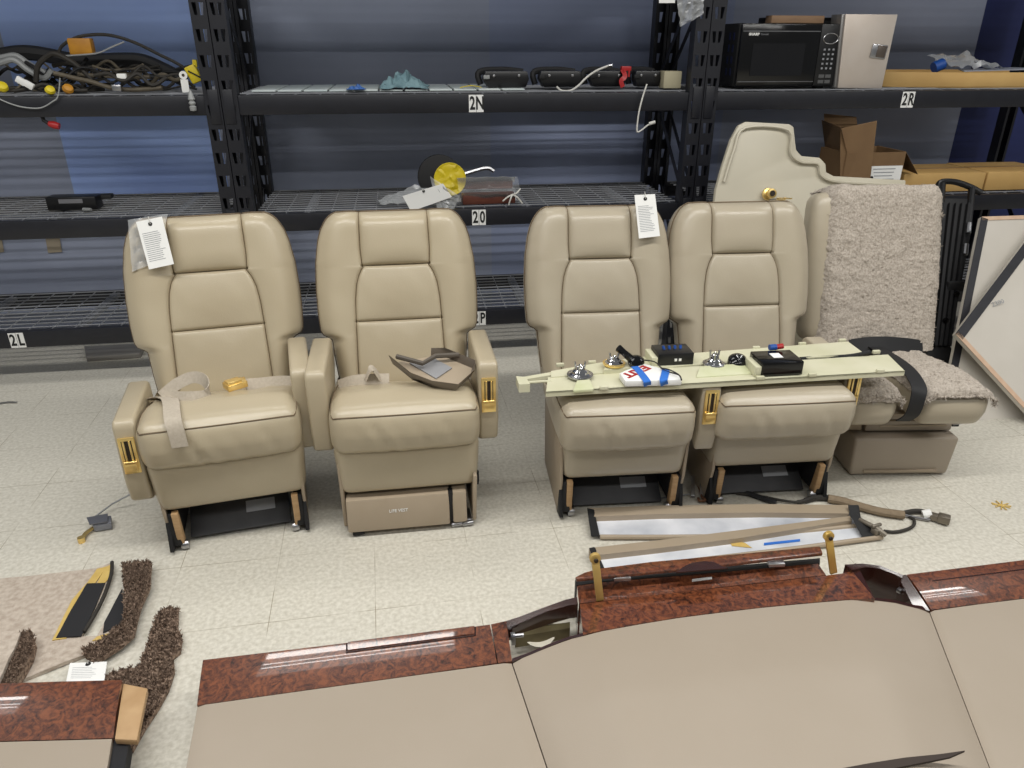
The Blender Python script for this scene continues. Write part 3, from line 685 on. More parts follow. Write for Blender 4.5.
for (x0, x1, yb, yt, h, nm) in ((658, 694, 367, 362, .045, 0), (761, 803, 377, 371, .05, 1)):
    a = L(x0, yb); b = L(x1, yb-1); c = (a+b)/2
    o = MB().box(c+Vector((0, .055 if nm else .05, h/2+.003)), (b.x-a.x, .11 if nm else .095, h), -.03).build('oxygen_box', BLACKG if nm else BLACK, SP, bevel=.003, label='gloss black box with a white sticker' if nm else 'black box with tiny blue fittings on top')
    if nm:
        MB().box(c+Vector((.0, .06, h+.004)), (.035, .04, .001), -.03).build('sticker', WHITE, o)
        q = c+Vector((.0, .115, h+.012)); MB().tube([q, q+Vector((.025, 0, 0))], .011, 10).build('blue_fitting', BLUE, o); MB().tube([q+Vector((.026, 0, 0)), q+Vector((.05, 0, 0.003))], .010, 10).build('red_fitting', RED, o)
    else:
        for i in range(4): MB().tube([c+Vector((-.03+.02*i, .05, h)), c+Vector((-.035+.022*i, .055, h+.014))], .005, 8).build('blue_fitting', BLUE, o)
        for i in (-1, 1): MB().box(c+Vector((.005+.008*i, .0015, h*.55)), (.009, .003, .009)).build('socket', WHITE, o)
    MB().box(c+Vector((-(b.x-a.x)/2-.012, .05, h*.4)), (.022, .09, h*.75), -.03).build('box_cradle', RAILC, o, bevel=.002)
MB().tube(smooth_path([L(643, 360, ZP+.03), L(655, 362, ZP+.035), L(664, 370, ZP+.03), L(678, 375, ZP+.028), L(681, 383, ZP+.01)], 6), .0025, 6).build('lead_wire', DKCABLE, SP)
MB().tube(smooth_path([L(870, 352, ZP+.015), L(850, 356), L(815, 358, ZP-.004), L(800, 359)], 6), .008, 8).build('strap_end', BLACKM, SP)

# exit sign taped down on the panel
ex0 = at_z(650, 379, ZP+.004)
EX = thing('exit_sign', 'white EXIT sign with red letters lying upside down under blue tape strips', 'sign', ex0)
ez = lambda x, y, z: at_z(x, y, z)-ex0
EO = [(619.5, 373), (625.5, 381), (682, 379.5), (680, 375.5), (661, 368), (645, 363.6), (627, 369.5)]
sg = MB().prism([ez(x, y, ZP+.028) for x, y in EO], (0, 0, -.022)).build('sign_body', WHITE, EX, bevel=.003)
ta, tb_ = ez(646, 366.5, ZP+.029), ez(625, 375.4, ZP+.029); td = tb_-ta
text('exit_letters', 'EXIT', .050, RED, sg, (ta+tb_)/2+Vector((0, -.004, 0)), (0, 0, math.atan2(td.y, td.x)), .0008, 'CENTER', 1.18, .0016)
def tape(px):
    MB().ribbon(smooth_path([ez(x, y, ZP+.030) for x, y in px]+[ez(px[-1][0]+.6, px[-1][1]+3, ZP+.020), ez(px[-1][0]+1, px[-1][1]+5.5, ZP+.006)], 4), .026, .0012, (1, .1, 0)).build('blue_tape', BLUETAPE, EX)
tape([(634.5, 366.5), (640, 372), (646.5, 380.5)]); tape([(666, 369), (665, 374), (663.5, 380)])
MB().tube(smooth_path([ez(661, 368, ZP+.036), ez(670, 370, ZP+.042), ez(679, 375, ZP+.04), ez(681.5, 380, ZP+.036)], 6), .0026, 6).build('sign_lead', DKCABLE, EX)

# ------------------------------------------------------------------ grey trim tray on the second seat
TT = thing('trim_tray', 'grey-brown moulded trim tray lying on the second seat cushion', 'tray', (.055, 2.36, .552), .1, rot=(.24, .06, -.14))
out = [(-.13, .055), (.0, .105), (.045, .11), (.15, .05), (.145, .0), (.10, -.075), (.02, -.065), (-.05, -.03)]
mbt = MB().prism([(x, y, 0) for x, y in out], (0, 0, .004)); tb = mbt.build('tray_floor', TRIM, TT)
rm = MB()
for i in range(len(out)):
    a, b = Vector((*out[i], 0)), Vector((*out[(i+1) % len(out)], 0)); 
    if i in (0,): continue
    rm.prism([a, b, b*1.1+Vector((0, 0, .03)), a*1.1+Vector((0, 0, .03))], (0, 0, .005))
rm.build('tray_rim', mat('dark_taupe_plastic', (112, 102, 90), .45), TT, bevel=.0015)
MB().prism([(-.07, .055, .005), (.02, .085, .005), (.08, .04, .005), (.03, -.025, .005)], (0, 0, .004)).build('tray_insert', mat('blue_grey_pad', (150, 150, 152), .5), TT)
MB().tube([(-.115, .06, .03), (-.02, .02, .036), (.02, .07, .034), (.10, .09, .03)], .009, 8).build('tray_bead', mat('dark_taupe_bead', (92, 84, 74), .5), TT)

# ------------------------------------------------------------------ paper tags and bags on the seats
tagcard('paper_tag', 'white printed paper tag hanging on the top corner of the leftmost seat', 'tag', [at_pl(x, y, 2.385, .325) for x, y in ((136, 222), (162, 216.5), (174, 264), (149, 269.5))], (.0003, -.0012, .0003), lines=15)
film('plastic_bag', 'clear plastic bag behind the paper tag on the leftmost seat back', [at_pl(x, y, 2.41, .325) for x, y in ((128, 220), (168, 214), (158, 262), (132, 272))], seed=3)
tagcard('paper_tag', 'white printed tag on the upper right of the third leather seat', 'tag', [at_pl(x, y, 2.375, .325) for x, y in ((634.5, 195), (655, 194), (660, 236), (639, 238.5))], (0, -.0012, .0003), lines=16)
kt = thing('key_ring', 'small brass key ring on top of the right-hand leather seat', 'keys', at_y(781, 199.5, 2.84))
MB().tube([(.018*math.cos(a), .018*math.sin(a), 0.002) for a in [2*PI*i/16 for i in range(16)]], .0025, 6, closed=True).build('ring', GOLD, kt)
MB().box((-.03, 0, .002), (.04, .012, .003), .3).build('key', STEEL, kt); MB().box((.03, .004, .003), (.035, .014, .003), -.5).build('key', GOLD, kt)

# ------------------------------------------------------------------ big moulded panel behind the right-hand seats
pts = [(700, 330), (716, 190), (722, 168), (731, 140), (739, 125), (746, 121.5), (790, 124), (794, 127), (796.5, 150), (802, 156), (820, 157.5), (826, 164), (826.5, 172), (834, 176), (870, 178), (906, 180), (905, 330)]
W3 = [at_pl(x, y, 3.2, .25) for x, y in pts]; o3 = W3[0]
CP = thing('moulded_panel', 'tall cream moulded cabin panel standing behind the right-hand leather seats', 'panel', (o3.x, o3.y, 0))
nv = Vector((0, 1, -.25)).normalized()
foot = [Vector((W3[-1].x-.02, 3.2, .0)), Vector((W3[0].x+.02, 3.2, .0))]
MB().prism([p-Vector((o3.x, o3.y, 0)) for p in W3+foot], nv*.03).build('panel_skin', CREAM, CP, bevel=.006)
b_ = MB()
P2 = smooth_path([at_pl(x, y, 3.185, .25)-Vector((o3.x, o3.y, 0)) for x, y in [(724, 182), (734, 150), (745, 128), (788, 130), (791, 153), (801, 162), (818, 164), (822, 176), (840, 182), (900, 185)]], 5)
b_.tube(P2, .007, 6); b_.build('panel_bead', CREAM, CP)
c = at_pl(768, 194, 3.18, .25)-Vector((o3.x, o3.y, 0))
kn = MB().lathe([(.03, 0), (.028, .008), (.018, .012), (.016, .03), (.024, .036), (.022, .044), (.004, .046)], c, Matrix.Rotation(PI/2-.25, 3, 'X'), 20).build('gold_knob', GOLD, CP)
MB().lathe([(.014, .0465), (.013, .049), (.003, .049)], c, Matrix.Rotation(PI/2-.25, 3, 'X'), 16).build('knob_cap', GOLDDK, kn)

# ------------------------------------------------------------------ black cart and leaning boards at the right
def CT(x, y, dy=0): return at_pl(x, y, 2.95+dy, .75)
c0 = CT(950, 300); c0.z = 0
CA = thing('folding_cart', 'black plastic folding cart with an arched handle behind the fleece-covered seat', 'cart', c0)
r_ = lambda *a: CT(*a)-c0
MB().tube(smooth_path([r_(940, 206), r_(938, 188), r_(942, 182), r_(955, 182), r_(970, 187), r_(981, 193)], 6), [.016]*31, 10).build('handle', BLACK, CA)
MB().tube([r_(942, 184), r_(940, 215)], .018, 10).build('handle_post', BLACK, CA); MB().tube([r_(972, 188), r_(968, 225)], .018, 10).build('handle_post', BLACK, CA)
ft = [Vector((c0.x-.13, 2.95, 0))-c0, Vector((c0.x+.03, 2.95, 0))-c0]
MB().prism([r_(939, 198), r_(974, 199), r_(971, 235), r_(950, 345), ft[1], ft[0], r_(926, 350)], (0, .04, -.01)).build('cart_body', BLACKM, CA, bevel=.004)
for i in range(5):
    f = .08+.2*i; a = r_(940, 203).lerp(r_(971, 203), f); b = r_(927, 345).lerp(r_(950, 345), f)
    MB().ribbon([a+Vector((0, -.012, 0)), b+Vector((0, -.012, 0))], .016, .018, (1, 0, 0)).build('rib', BLACKM, CA)
for (x, y) in ((964, 232), (961, 253)): MB().tube([r_(x, y)+Vector((0, -.03, 0)), r_(x+1, y-10)+Vector((0, -.03, 0))], .014, 10).build('metal_collar', STEEL, CA)
MB().box(r_(953, 285)+Vector((0, -.02, 0)), (.10, .03, .05)).build('latch_block', BLACKM, CA, bevel=.004)
for (x, y) in ((952, 292), (941, 318)): MB().lathe([(.003, 0), (.014, 0), (.014, .01), (.003, .01)], r_(x, y)+Vector((0, -.03, 0)), Matrix.Rotation(PI/2, 3, 'X'), 12).build('bolt_cap', BLACKG, CA)

def board(label, corners, y0, k, th, edges):
    Wp = [at_pl(x, y, y0, k) for x, y in corners] if not isinstance(corners[0], Vector) else corners
    o = Wp[0].copy(); t = thing('honeycomb_board', label, 'board', o); n = Vector((0, 1, -k)).normalized()
    P = [p-o for p in Wp]
    MB().prism(P, n*th).build('board_core', BOARD, t)
    for (i, m, wd) in edges:
        a, b = P[i], P[(i+1) % len(P)]; cen = sum(P, Vector())/len(P); d = (b-a).normalized(); inw = (cen-a)-d*(cen-a).dot(d); inw.normalize()
        MB().prism([a-n*.001, b-n*.001, b+inw*wd-n*.001, a+inw*wd-n*.001], -n*.003).build('edge_tape' if m is BOARDED else 'raw_edge', m, t)
    return t
yb, kb = 2.72, .80
A = at_pl(981, 217, yb, kb); B = at_pl(956, 340, yb, kb); dirv = (B-A); 
Bf = A+dirv*(A.z/(A.z-B.z)); 
Cw = A+Vector((1.0, 0, .0)); 
board('light board with a dark taped edge, standing upright behind the tilted board', [A, Bf+Vector((0, 0, .0)), Bf+Vector((1.1, 0, 0)), Cw], yb, kb, .02, [(0, BOARDED, .036), (3, PINKWD, .02)])
# tilted board in front
y2, k2 = 2.60, .80
a = at_pl(1024, 243, y2, k2); b = at_pl(955, 334, y2, k2); c = at_pl(1024, 409, y2, k2)
e1 = (a-b).normalized(); e2 = (c-b); e2 = (e2-e1*e2.dot(e1)).normalized()
c_ = at_pl(1024, 409, y2, k2); e2 = (c_-b).normalized()
board('white board tilted on its corner with dark tape along its upper edge, at the right', [b, b+e1*.95, b+e1*.95+e2*.62, b+e2*((b.z)/(-e2.z) if e2.z < 0 else .6)], y2, k2, .02, [(0, BOARDED, .042), (3, PINKWD, .022)])
pr = at_pl(998, 303, y2-.012, k2)
o = text('stamp', '2300', .03, GREYINK, None, pr, (PI/2-math.atan(k2), -.3, 0), .0004)
tag(o, 'small grey stamped number on the tilted white board', 'marking')
# ------------------------------------------------------------------ things on the shelves, right bay
def rect(x0, y0, x1, y1, Y): a, b = at_y(x0, y1, Y), at_y(x1, y0, Y); return a.x, b.x, a.z, b.z
ZS = 1.387; ZM = .841
MW = thing('microwave_oven', 'black microwave oven with keypad on the 2R shelf', 'microwave', (1.985, 3.87, ZS))
mbm = MB().box((0, .19, .157), (.54, .36, .294)); body = mbm.build('case', BLACKM, MW, bevel=.006)
for i in range(4):
    for j in range(2): MB().box((-.2705, .06+.05*j, .08+.055*i), (.003, .018, .035)).build('side_vent', NAVY, body)
for s in (-1, 1): MB().box((s*.22, .05, .005), (.04, .04, .012)).build('foot', BLACK, MW)
dr = MB().box((-.055, -.008, .157), (.42, .02, .289)).build('door', BLACKG, MW, bevel=.004)
MB().box((-.06, -.019, .138), (.28, .003, .15)).build('door_window', mat('smoked_glass', (26, 26, 28), .06), dr)
MB().box((-.055, -.020, .268), (.41, .004, .004)).build('door_trim', STEEL, dr); MB().box((-.055, -.020, .035), (.41, .004, .003)).build('door_trim', STEEL, dr)
text('brand_lettering', 'SHARP', .017, WHITE, dr, (-.2, -.0185, .254), (PI/2, 0, 0), sx=1.1, bold=.0008); text('model_lettering', 'Carousel', .011, GREYINK, dr, (-.145, -.0185, .254), (PI/2, 0, 0))
cp_ = MB().box((.212, -.008, .157), (.112, .02, .289)).build('control_panel', BLACK, MW, bevel=.004)
mbr = MB().tube([(.212+.04*math.cos(a), -.0195, .235+.024*math.sin(a)) for a in [2*PI*i/24 for i in range(24)]], .0022, 6, closed=True); mbr.build('display_ring', STEEL, cp_)
for i in range(5):
    for j in range(3): MB().box((.188+.024*j, -.019, .185-.022*i), (.010, .003, .009)).build('key', GREYINK, cp_)
for i in range(2):
    for j in range(2): MB().box((.193+.036*j, -.019, .06-.026*i), (.03, .003, .016)).build('key', mat('dark_key', (88, 88, 88), .5), cp_)
x0, x1, z0, z1 = rect(770, 12, 824, 21, 3.95)
tag(MB().box(((x0+x1)/2, 3.97, ZS+.304+.02), (x1-x0, .07, .035)).build('wood_block', mat('wood_offcut', (150, 120, 92), .7, rgb2=(132, 104, 78), nscale=12, stretch=(1, 6, 6)), bevel=.002), 'short brown wood block lying on top of the microwave', 'block')
tag(MB().box((2.10, 4.06, ZS+.304+.016), (.34, .16, .03), .1).build('flat_tray', BLACKM, bevel=.004), 'thin dark tray lying on the back of the microwave', 'tray')
AB = thing('equipment_door', 'bare aluminium box with a small square latch, right of the microwave', 'box', (2.44, 3.85, ZS))
q = [at_y(846, 13, 3.83), at_y(898, 13.5, 3.83), at_y(882, 87.5, 3.83), at_y(838, 87, 3.83)]; oo = Vector((2.44, 3.85, ZS))
zmin = min(p.z for p in q)
q = [p-oo-Vector((0, 0, zmin-ZS)) for p in q]
ab = MB().prism([q[0], q[1], q[2], q[3]], (0, .012, 0)).build('door_face', ALUBOX, AB, bevel=.002)
MB().prism([p+Vector((-.012, .014, 0)) for p in q], (0, .10, 0)).build('box_shell', mat('dull_edge_metal', (150, 148, 146), .4, .5), AB, bevel=.003)
cl = at_y(879, 50.5, 3.826)-oo-Vector((0, 0, zmin-ZS))
la = MB().box(cl, (.085, .006, .065), Matrix.Rotation(.1, 3, 'Y')).build('latch', STEEL, ab, bevel=.004); MB().box(cl+Vector((.012, -.003, 0)), (.05, .006, .055), Matrix.Rotation(.1, 3, 'Y')).build('latch_paddle', mat('brown_steel', (110, 100, 92), .4, .6), la, bevel=.003)
# open tray of yellow board
KT = thing('foam_tray', 'shallow tan cardboard tray on the 2R shelf', 'tray', (3.0, 3.95, ZS))
a = at_y(886, 86, 3.97); 
MB().prism([(-.40, .04, 0), (-.02, -.12, 0), (.62, -.13, 0), (.62, .34, 0), (-.40, .40, 0)], (0, 0, .006)).build('tray_floor', KRAFT, KT)
MB().prism([(-.40, .04, 0), (-.02, -.12, 0), (.62, -.13, 0), (.62, -.13, .075), (-.02, -.12, .075), (-.40, .04, .075)][:3]+[(.62, -.122, 0), (-.018, -.112, 0), (-.40, .05, 0)], (0, 0, .075)).build('tray_wall', KRAFT, KT, bevel=.001)
MB().prism([(-.40, .04, 0), (-.392, .04, 0), (-.392, .40, 0), (-.40, .40, 0)], (0, 0, .075)).build('tray_wall', KRAFT, KT)
MB().prism([(-.40, .40, 0), (.62, .34, 0), (.62, .348, 0), (-.40, .408, 0)], (0, 0, .075)).build('tray_wall', KRAFT, KT)
q = [Vector((2.98+u, 3.93+v, ZS+.085)) for u, v in ((-.02, .22), (.3, .20), (.30, .0), (.03, -.02))]
film('plastic_bag', 'clear plastic bag with a blue cap in the tan tray on the 2R shelf', [q[0]+Vector((0, 0, .06)), q[1]+Vector((0, 0, .02)), q[2], q[3]], amp=.05, seed=9)
tag(MB().lathe([(.004, -.03), (.028, -.03), (.03, -.02), (.03, .025), (.024, .03), (.004, .03)], (2.93, 3.99, ZS+.105), Matrix.Rotation(1.2, 3, 'Y'), 16).build('blue_cap', BLUE), 'blue plastic cap lying in the tan tray on the 2R shelf', 'cap')
MBs = MB().prism([(2.99, 3.86, ZS+.078), (3.45, 3.86, ZS+.088), (3.45, 4.06, ZS+.09), (3.12, 4.08, ZS+.08)], (0, 0, .004)); tag(MBs.build('grey_sheet', BLUEGREY, smooth=None), 'grey plastic sheet lying across the tan tray', 'sheet')
# cardboard on the middle level, right bay
BX = thing('cardboard_box', 'open brown cardboard box with raised flaps and a white label', 'box', (2.52, 3.9, ZM+.012))
w_, d_, h_ = .34, .26, .22
for nm, c, dd in (('wall', (0, -d_/2, h_/2), (w_, .005, h_)), ('wall', (0, d_/2, h_/2), (w_, .005, h_)), ('wall', (-w_/2, 0, h_/2), (.005, d_, h_)), ('wall', (w_/2, 0, h_/2), (.005, d_, h_)), ('bottom', (0, 0, .003), (w_, d_, .005))):
    MB().box(c, dd).build('box_'+nm, CARD, BX)
def flap(pts): MB().prism(pts, (.002, .004, .002)).build('flap', CARD, BX)
flap([(-w_/2, -d_/2, h_), (-w_/2+.02, d_/2, h_), (-w_/2-.02, d_/2+.01, h_+.14), (-w_/2-.06, -d_/2, h_+.13)])
flap([(-w_/2+.02, d_/2, h_), (.06, d_/2, h_), (.04, d_/2+.05, h_+.15), (-w_/2+.01, d_/2+.05, h_+.17)])
flap([(-w_/2, -d_/2, .02), (-w_/2+.15, -d_/2-.03, .02), (-w_/2+.13, -d_/2-.01, h_+.16), (-w_/2-.05, -d_/2+.02, h_+.12)])
flap([(w_/2, -d_/2, h_), (w_/2, d_/2, h_), (w_/2+.10, d_/2, h_-.10), (w_/2+.10, -d_/2, h_-.12)])
MB().box((.07, -d_/2-.005, .10), (.19, .002, .10)).build('label', WHITE, BX)
g = MB()
for i in range(5): g.box((.06, -d_/2-.0068, .135-.018*i), (.13-.012*(i % 3), .0012, .004))
g.build('label_print', GREYINK, BX); MB().lathe([(.002, 0), (.009, 0), (.009, .002), (.002, .002)], (-.005, -d_/2-.006, .09), Matrix.Rotation(PI/2, 3, 'X'), 12).build('label_eyelet', BLACKM, BX)
for i, (x, y, sx_, sy_, lab) in enumerate(((2.83, 3.99, .49, .34, 'long flat kraft carton beside the open box on the middle shelf at right'), (3.32, 4.0, .45, .36, 'flat kraft carton farthest right on the middle shelf'))):
    t = thing('flat_carton', lab, 'carton', (x+.17, y, ZM+.006)); MB().box((0, 0, .05), (sx_, sy_, .10), -.02).build('carton', KRAFT, t, bevel=.003)
    MB().box((0, 0, .1012), (sx_, .05, .002), -.02).build('seam_tape', mat('buff_tape', (182, 146, 92), .4), t); MB().box((sx_/2-.04, -sy_/2-.001, .05), (.06, .002, .098), -.02).build('end_tape', mat('buff_tape', (176, 150, 104), .4), t)
# ------------------------------------------------------------------ middle bay
def crumple(name, label, cat, c, sx_, sy_, h, m, seed, n=18):
    def fn(u, v):
        x, y = (u-.5)*sx_, (v-.5)*sy_; r = max(abs(u-.5), abs(v-.5))*2
        a = noise.noise(Vector((u*4+seed, v*4, seed)))*.8+abs(noise.noise(Vector((u*8, v*8+seed, 1))))
        return Vector((x*(1+.25*noise.noise(Vector((u*3, v*3, seed+7)))), y, max(.003, h*(1.15-r**1.5)*(.35+a))))
    o = MB().grid(fn, n, n).build(name, m, smooth=25); md = o.modifiers.new('th', 'SOLIDIFY'); md.thickness = .002; o.location = c; return tag(o, label, cat)
p = at_y(404, 92, 3.86); crumple('cloth_rag', 'crumpled teal rag on the pale boards of the 2N shelf', 'rag', (p.x, 3.90, 1.398), .22, .16, .075, TEAL, 5)
p = at_y(357, 95, 3.83); crumple('glove_scrap', 'small crumpled blue glove on the front edge of the 2N shelf', 'glove', (p.x, 3.83, 1.398), .085, .06, .022, mat('blue_nitrile', (44, 92, 160), .5), 12)
LX = [(482, 532, 70), (538, 585, 73), (589, 630, 73), (634, 664, 74)]
for i, (xa, xb, yt) in enumerate(LX):
    x0, x1, z0, z1 = rect(xa, yt, xb, 92, 3.88); cx = (x0+x1)/2; wd = x1-x0
    nmz = ('leftmost black buckle block on the 2N shelf', 'second black buckle block from the left on the 2N shelf', 'third black buckle block on the 2N shelf, beside the red clip', 'black buckle block on the 2N shelf, beside the beige carton')[i]
    t = thing('buckle_block', nmz, 'latch', (cx, 3.90, ZS+.012)); h = .075
    MB().prism([(-wd*.36, 0, 0), (wd*.40, 0, 0), (wd*.46, 0, h*.5), (wd*.42, 0, h), (-wd*.42, 0, h), (-wd*.46, 0, h*.5)], (0, .07, 0)).build('block_body', BLACK, t, bevel=.006)
    MB().tube(smooth_path([(-wd*.48, .09, .01), (-wd*.5, .10, h*.9), (0, .11, h*1.02), (wd*.4, .10, h*.9)], 5), .016, 8).build('block_strap', BLACKM, t)
    for x in (-wd*.25, wd*.25): MB().lathe([(.002, 0), (.007, 0), (.006, .004), (.002, .005)], (x, -.001, h*.72), Matrix.Rotation(PI/2, 3, 'X'), 10).build('rivet', STEEL, t)
    MB().box((-wd*.4, -.006, h*.65), (.03, .012, .018)).build('tab', BLACKM if i else GREYTUBE, t, bevel=.002)
rp = at_y(624, 75, 3.93); t = thing('red_clip', 'red plastic clip between the black buckle blocks on the 2N shelf', 'clip', (rp.x, 3.875, ZS+.012))
MB().box((0, .03, .085), (.05, .03, .022)).build('clip_top', RED, t, bevel=.003); MB().ribbon(smooth_path([(-.02, -.005, .0), (-.03, -.004, .03), (-.01, .0, .05), (-.02, .02, .08)], 5), .022, .004, (1, 0, .3)).build('clip_tail', RED, t)
for x in (-.015, .012): MB().box((x, .012, .062), (.008, .01, .03)).build('clip_prong', RED, t)
x0, x1, z0, z1 = rect(663, 74, 682, 92, 3.85); tag(MB().box(((x0+x1)/2, 3.89, ZS+.006+.04), (x1-x0, .08, .08)).build('small_carton', mat('beige_card', (176, 168, 140), .7), bevel=.003), 'small beige carton at the right end of the 2N shelf', 'carton')
wp = [at_y(x, y, 3.80) for x, y in ((558, 87), (563, 91), (572, 91), (580, 86), (588, 78), (598, 71), (610, 66))]
for q_ in wp: q_.y = 3.835
t = thing('white_lead', 'short white lead with metal tip lying over the black blocks', 'cable', wp[0]); MB().tube(smooth_path([q_-wp[0] for q_ in wp], 5), .005, 8).build('lead', WCABLE, t); MB().tube([wp[-1]-wp[0], wp[-1]-wp[0]+Vector((.02, 0, .002))], .008, 8).build('lead_tip', STEEL, t)
wp = [at_y(x, y, 3.752) for x, y in ((647, 84), (643, 96), (639, 112), (637, 128), (638, 132), (643, 129), (648, 125), (655, 122))]
t = thing('white_lead', 'white lead hanging down over the front of the 2N shelf', 'cable', wp[0]); MB().tube(smooth_path([q_-wp[0] for q_ in wp], 5), .004, 8).build('lead', WCABLE, t); MB().tube([wp[-1]-wp[0], wp[-1]-wp[0]+Vector((-.03, 0, -.008))], .008, 8).build('lead_tip', WCABLE, t)
p = at_y(471, 92, 3.83); tag(MB().ribbon(smooth_path([(p.x-.05, 3.85, 1.403), (p.x, 3.84, 1.412), (p.x+.05, 3.86, 1.404)], 5), .02, .003, (0, 1, 0)).build('yellow_strip', YELLOW), 'thin yellow strip on the front edge of the 2N shelf, left of the black blocks', 'strip')
# tape reel, bag of offcuts and tag on the 20 shelf
p = at_y(446, 190, 3.95); t = thing('tape_reel', 'black tape reel with a crumpled yellow face on the 20 shelf', 'reel', (p.x-.01, 3.93, ZM+.004), 0)
Mq = Matrix.Rotation(PI/2-.12, 3, 'X') @ Matrix.Rotation(0, 3, 'Z')
rc = Vector((0, 0, .115)); MB().lathe([(.02, 0), (.085, .0), (.112, .004), (.114, .02), (.112, .065), (.10, .07), (.02, .07)], rc+Vector((-.02, .07, 0)), Mq, 28).build('reel_flange', BLACKM, t)
def yf(u, v): r = .082*v; a = 2*PI*u; return rc+Vector((.03, -.012, 0))+Mq @ Vector((r*math.cos(a), r*math.sin(a), .012+.012*noise.noise(Vector((r*40*math.cos(a), r*40*math.sin(a), 3)))))
MB().grid(yf, 28, 8, True).build('yellow_face', YELLOW, t, smooth=30)
MB().lathe([(.07, -.01), (.08, -.01), (.083, .014), (.08, .016), (.07, .01)], rc+Vector((.03, -.012, 0)), Mq, 28).build('yellow_rim', YELLOW, t)
x0, x1, z0, z1 = rect(460, 181, 516, 207, 3.87)
def wood(label, y, z, zz, rot): 
    t = MB().box(((x0+x1)/2, y, z), (x1-x0-.02, .075, zz), rot).build('wood_offcut', WALNUTBAG, bevel=.004); tag(t, label, 'wood piece')
wood('reddish wood offcut at the front inside the clear bag on the 20 shelf', 3.86, ZM+.03, .05, .04); wood('reddish wood offcut lying on the other one in the clear bag', 3.95, ZM+.085, .04, -.05)
BG = thing('plastic_bag', 'clear plastic bag wrapped around reddish wood offcuts on the 20 shelf', 'plastic bag', ((x0+x1)/2, 3.9, ZM+.006))
def bagf(u, v):
    a = 2*PI*u; s = .9+.1*noise.noise(Vector((math.cos(a)*2, math.sin(a)*2, v*6))); yy, zz = math.cos(a)*.10*s, .062+math.sin(a)*.066*s
    return Vector(((v-.5)*(x1-x0+.02), yy, max(.002, zz)))
MB().grid(bagf, 20, 16, True).build('film', CLEAR2, BG, smooth=30)
kn = Vector(((x1-x0)/2-.03, -.11, .05)); g = MB()
for dx, dz in ((-.05, -.03), (.04, .03), (.05, -.045), (-.02, -.05)): g.tube(smooth_path([kn, kn+Vector((dx*.5, -.01, dz*.3)), kn+Vector((dx, -.005, dz))], 4), .004, 6)
g.build('knotted_neck', WCABLE, BG)
tp = MB().tube(smooth_path([(x0+.0, 4.0, ZM+.12), ((x0+x1)/2, 3.99, ZM+.16), (x1-.1, 3.98, ZM+.145)], 6), .012, 8, 1.).build('bent_tube', STEEL); tag(tp, 'bent steel strip lying behind the bagged wood on the 20 shelf', 'strip')
tagcard('paper_tag', 'blank white tag lying on a bag above the second seat, beside the tape reel', 'tag', [at_y(x, y, 3.775) for x, y in ((402.5, 196), (443, 183.5), (452, 197), (411, 211.5))], (.0, -.0012, .0003), lines=0)
film('plastic_bag', 'crumpled clear bag hanging over the shelf edge behind the second seat', [at_y(x, y, 3.79) for x, y in ((430, 176), (460, 196), (452, 213), (437, 208))], seed=21, amp=.02)
film('plastic_bag', 'flat clear bag on the 20 shelf left of the white tag', [Vector((p_.x, p_.y+dy, max(p_.z, ZM+.012))) for p_, dy in ((at_y(378, 203, 3.9), .05), (at_y(432, 186, 3.9), .05), (at_y(436, 208, 3.82), 0), (at_y(382, 208, 3.82), 0))], seed=33, amp=.03)
q = [at_y(x, y, 3.74) for x, y in ((676, -6), (704, -6), (703, 14), (680, 27))]
film('plastic_bag', 'clear plastic bag hanging from the rack post at the top of the picture', q, seed=41, amp=.02)
tagcard('paper_tag', 'white paper slip at the top edge, left of the hanging plastic bag', 'tag', [at_y(x, y, 3.745) for x, y in ((659, -8), (675, -8), (675, 3), (659, 3))], (0, -.001, 0), lines=0, hole=False)
# ------------------------------------------------------------------ left bay: cable harness on the upper shelf
def cable(name, label, px, Ys, r, m, cat='cable', n=6):
    pts = [at_y(x, y, Y) for (x, y), Y in zip(px, Ys if isinstance(Ys, (list, tuple)) else [Ys]*len(px))]
    for p in pts: p.z = max(p.z, ZS+r+.004) if p.y > 3.775 else p.z
    o = pts[0].copy(); ob = MB().tube(smooth_path([p-o for p in pts], n), r, 8).build(name, m); ob.location = o; return tag(ob, label, cat)
cable('grey_hose', 'upper pale grey hose bent at the left end of the cable pile', [(-20, 58), (0, 58), (16, 56), (30, 65), (46, 73)], 4.0, .014, GREYTUBE, 'hose')
cable('grey_hose', 'lower pale grey hose running beneath the other one in the cable pile', [(-20, 64), (0, 63), (14, 60), (28, 70), (44, 78), (52, 70)], 3.96, .013, GREYTUBE, 'hose')
cable('cable_loom', 'thin black cable arching high over the cable pile', [(58, 57), (62, 46), (78, 37), (100, 34.5), (118, 37), (138, 44), (158, 54), (178, 64), (196, 76)], 3.98, .007, DKCABLE)
cable('cable_loom', 'black looped cable rising at the left of the cable pile', [(36, 82), (38, 66), (48, 56), (56, 54), (72, 62), (84, 72), (92, 80)], 3.92, .012, DKCABLE)
cable('cable_loom', 'thick black sleeve lying along the back of the cable pile', [(-10, 58), (18, 53), (40, 54), (80, 61), (120, 60), (142, 61), (160, 68), (186, 82)], 4.18, .034, BLACKM)
cable('cable_loom', 'olive sleeve running along the middle of the cable pile', [(54, 73), (74, 78), (92, 82), (112, 88), (136, 90), (162, 88)], 3.86, .010, BRCABLE)
cable('cable_loom', 'straight olive sleeve with white markers above the front one', [(78, 74), (100, 76), (124, 76.5), (150, 77)], 3.92, .009, BRCABLE)
cable('thin_wire', 'thin silver wire rising from the amber connector', [(64, 56), (80, 55), (98, 53), (112, 47), (124, 42)], 3.95, .004, GREYTUBE)
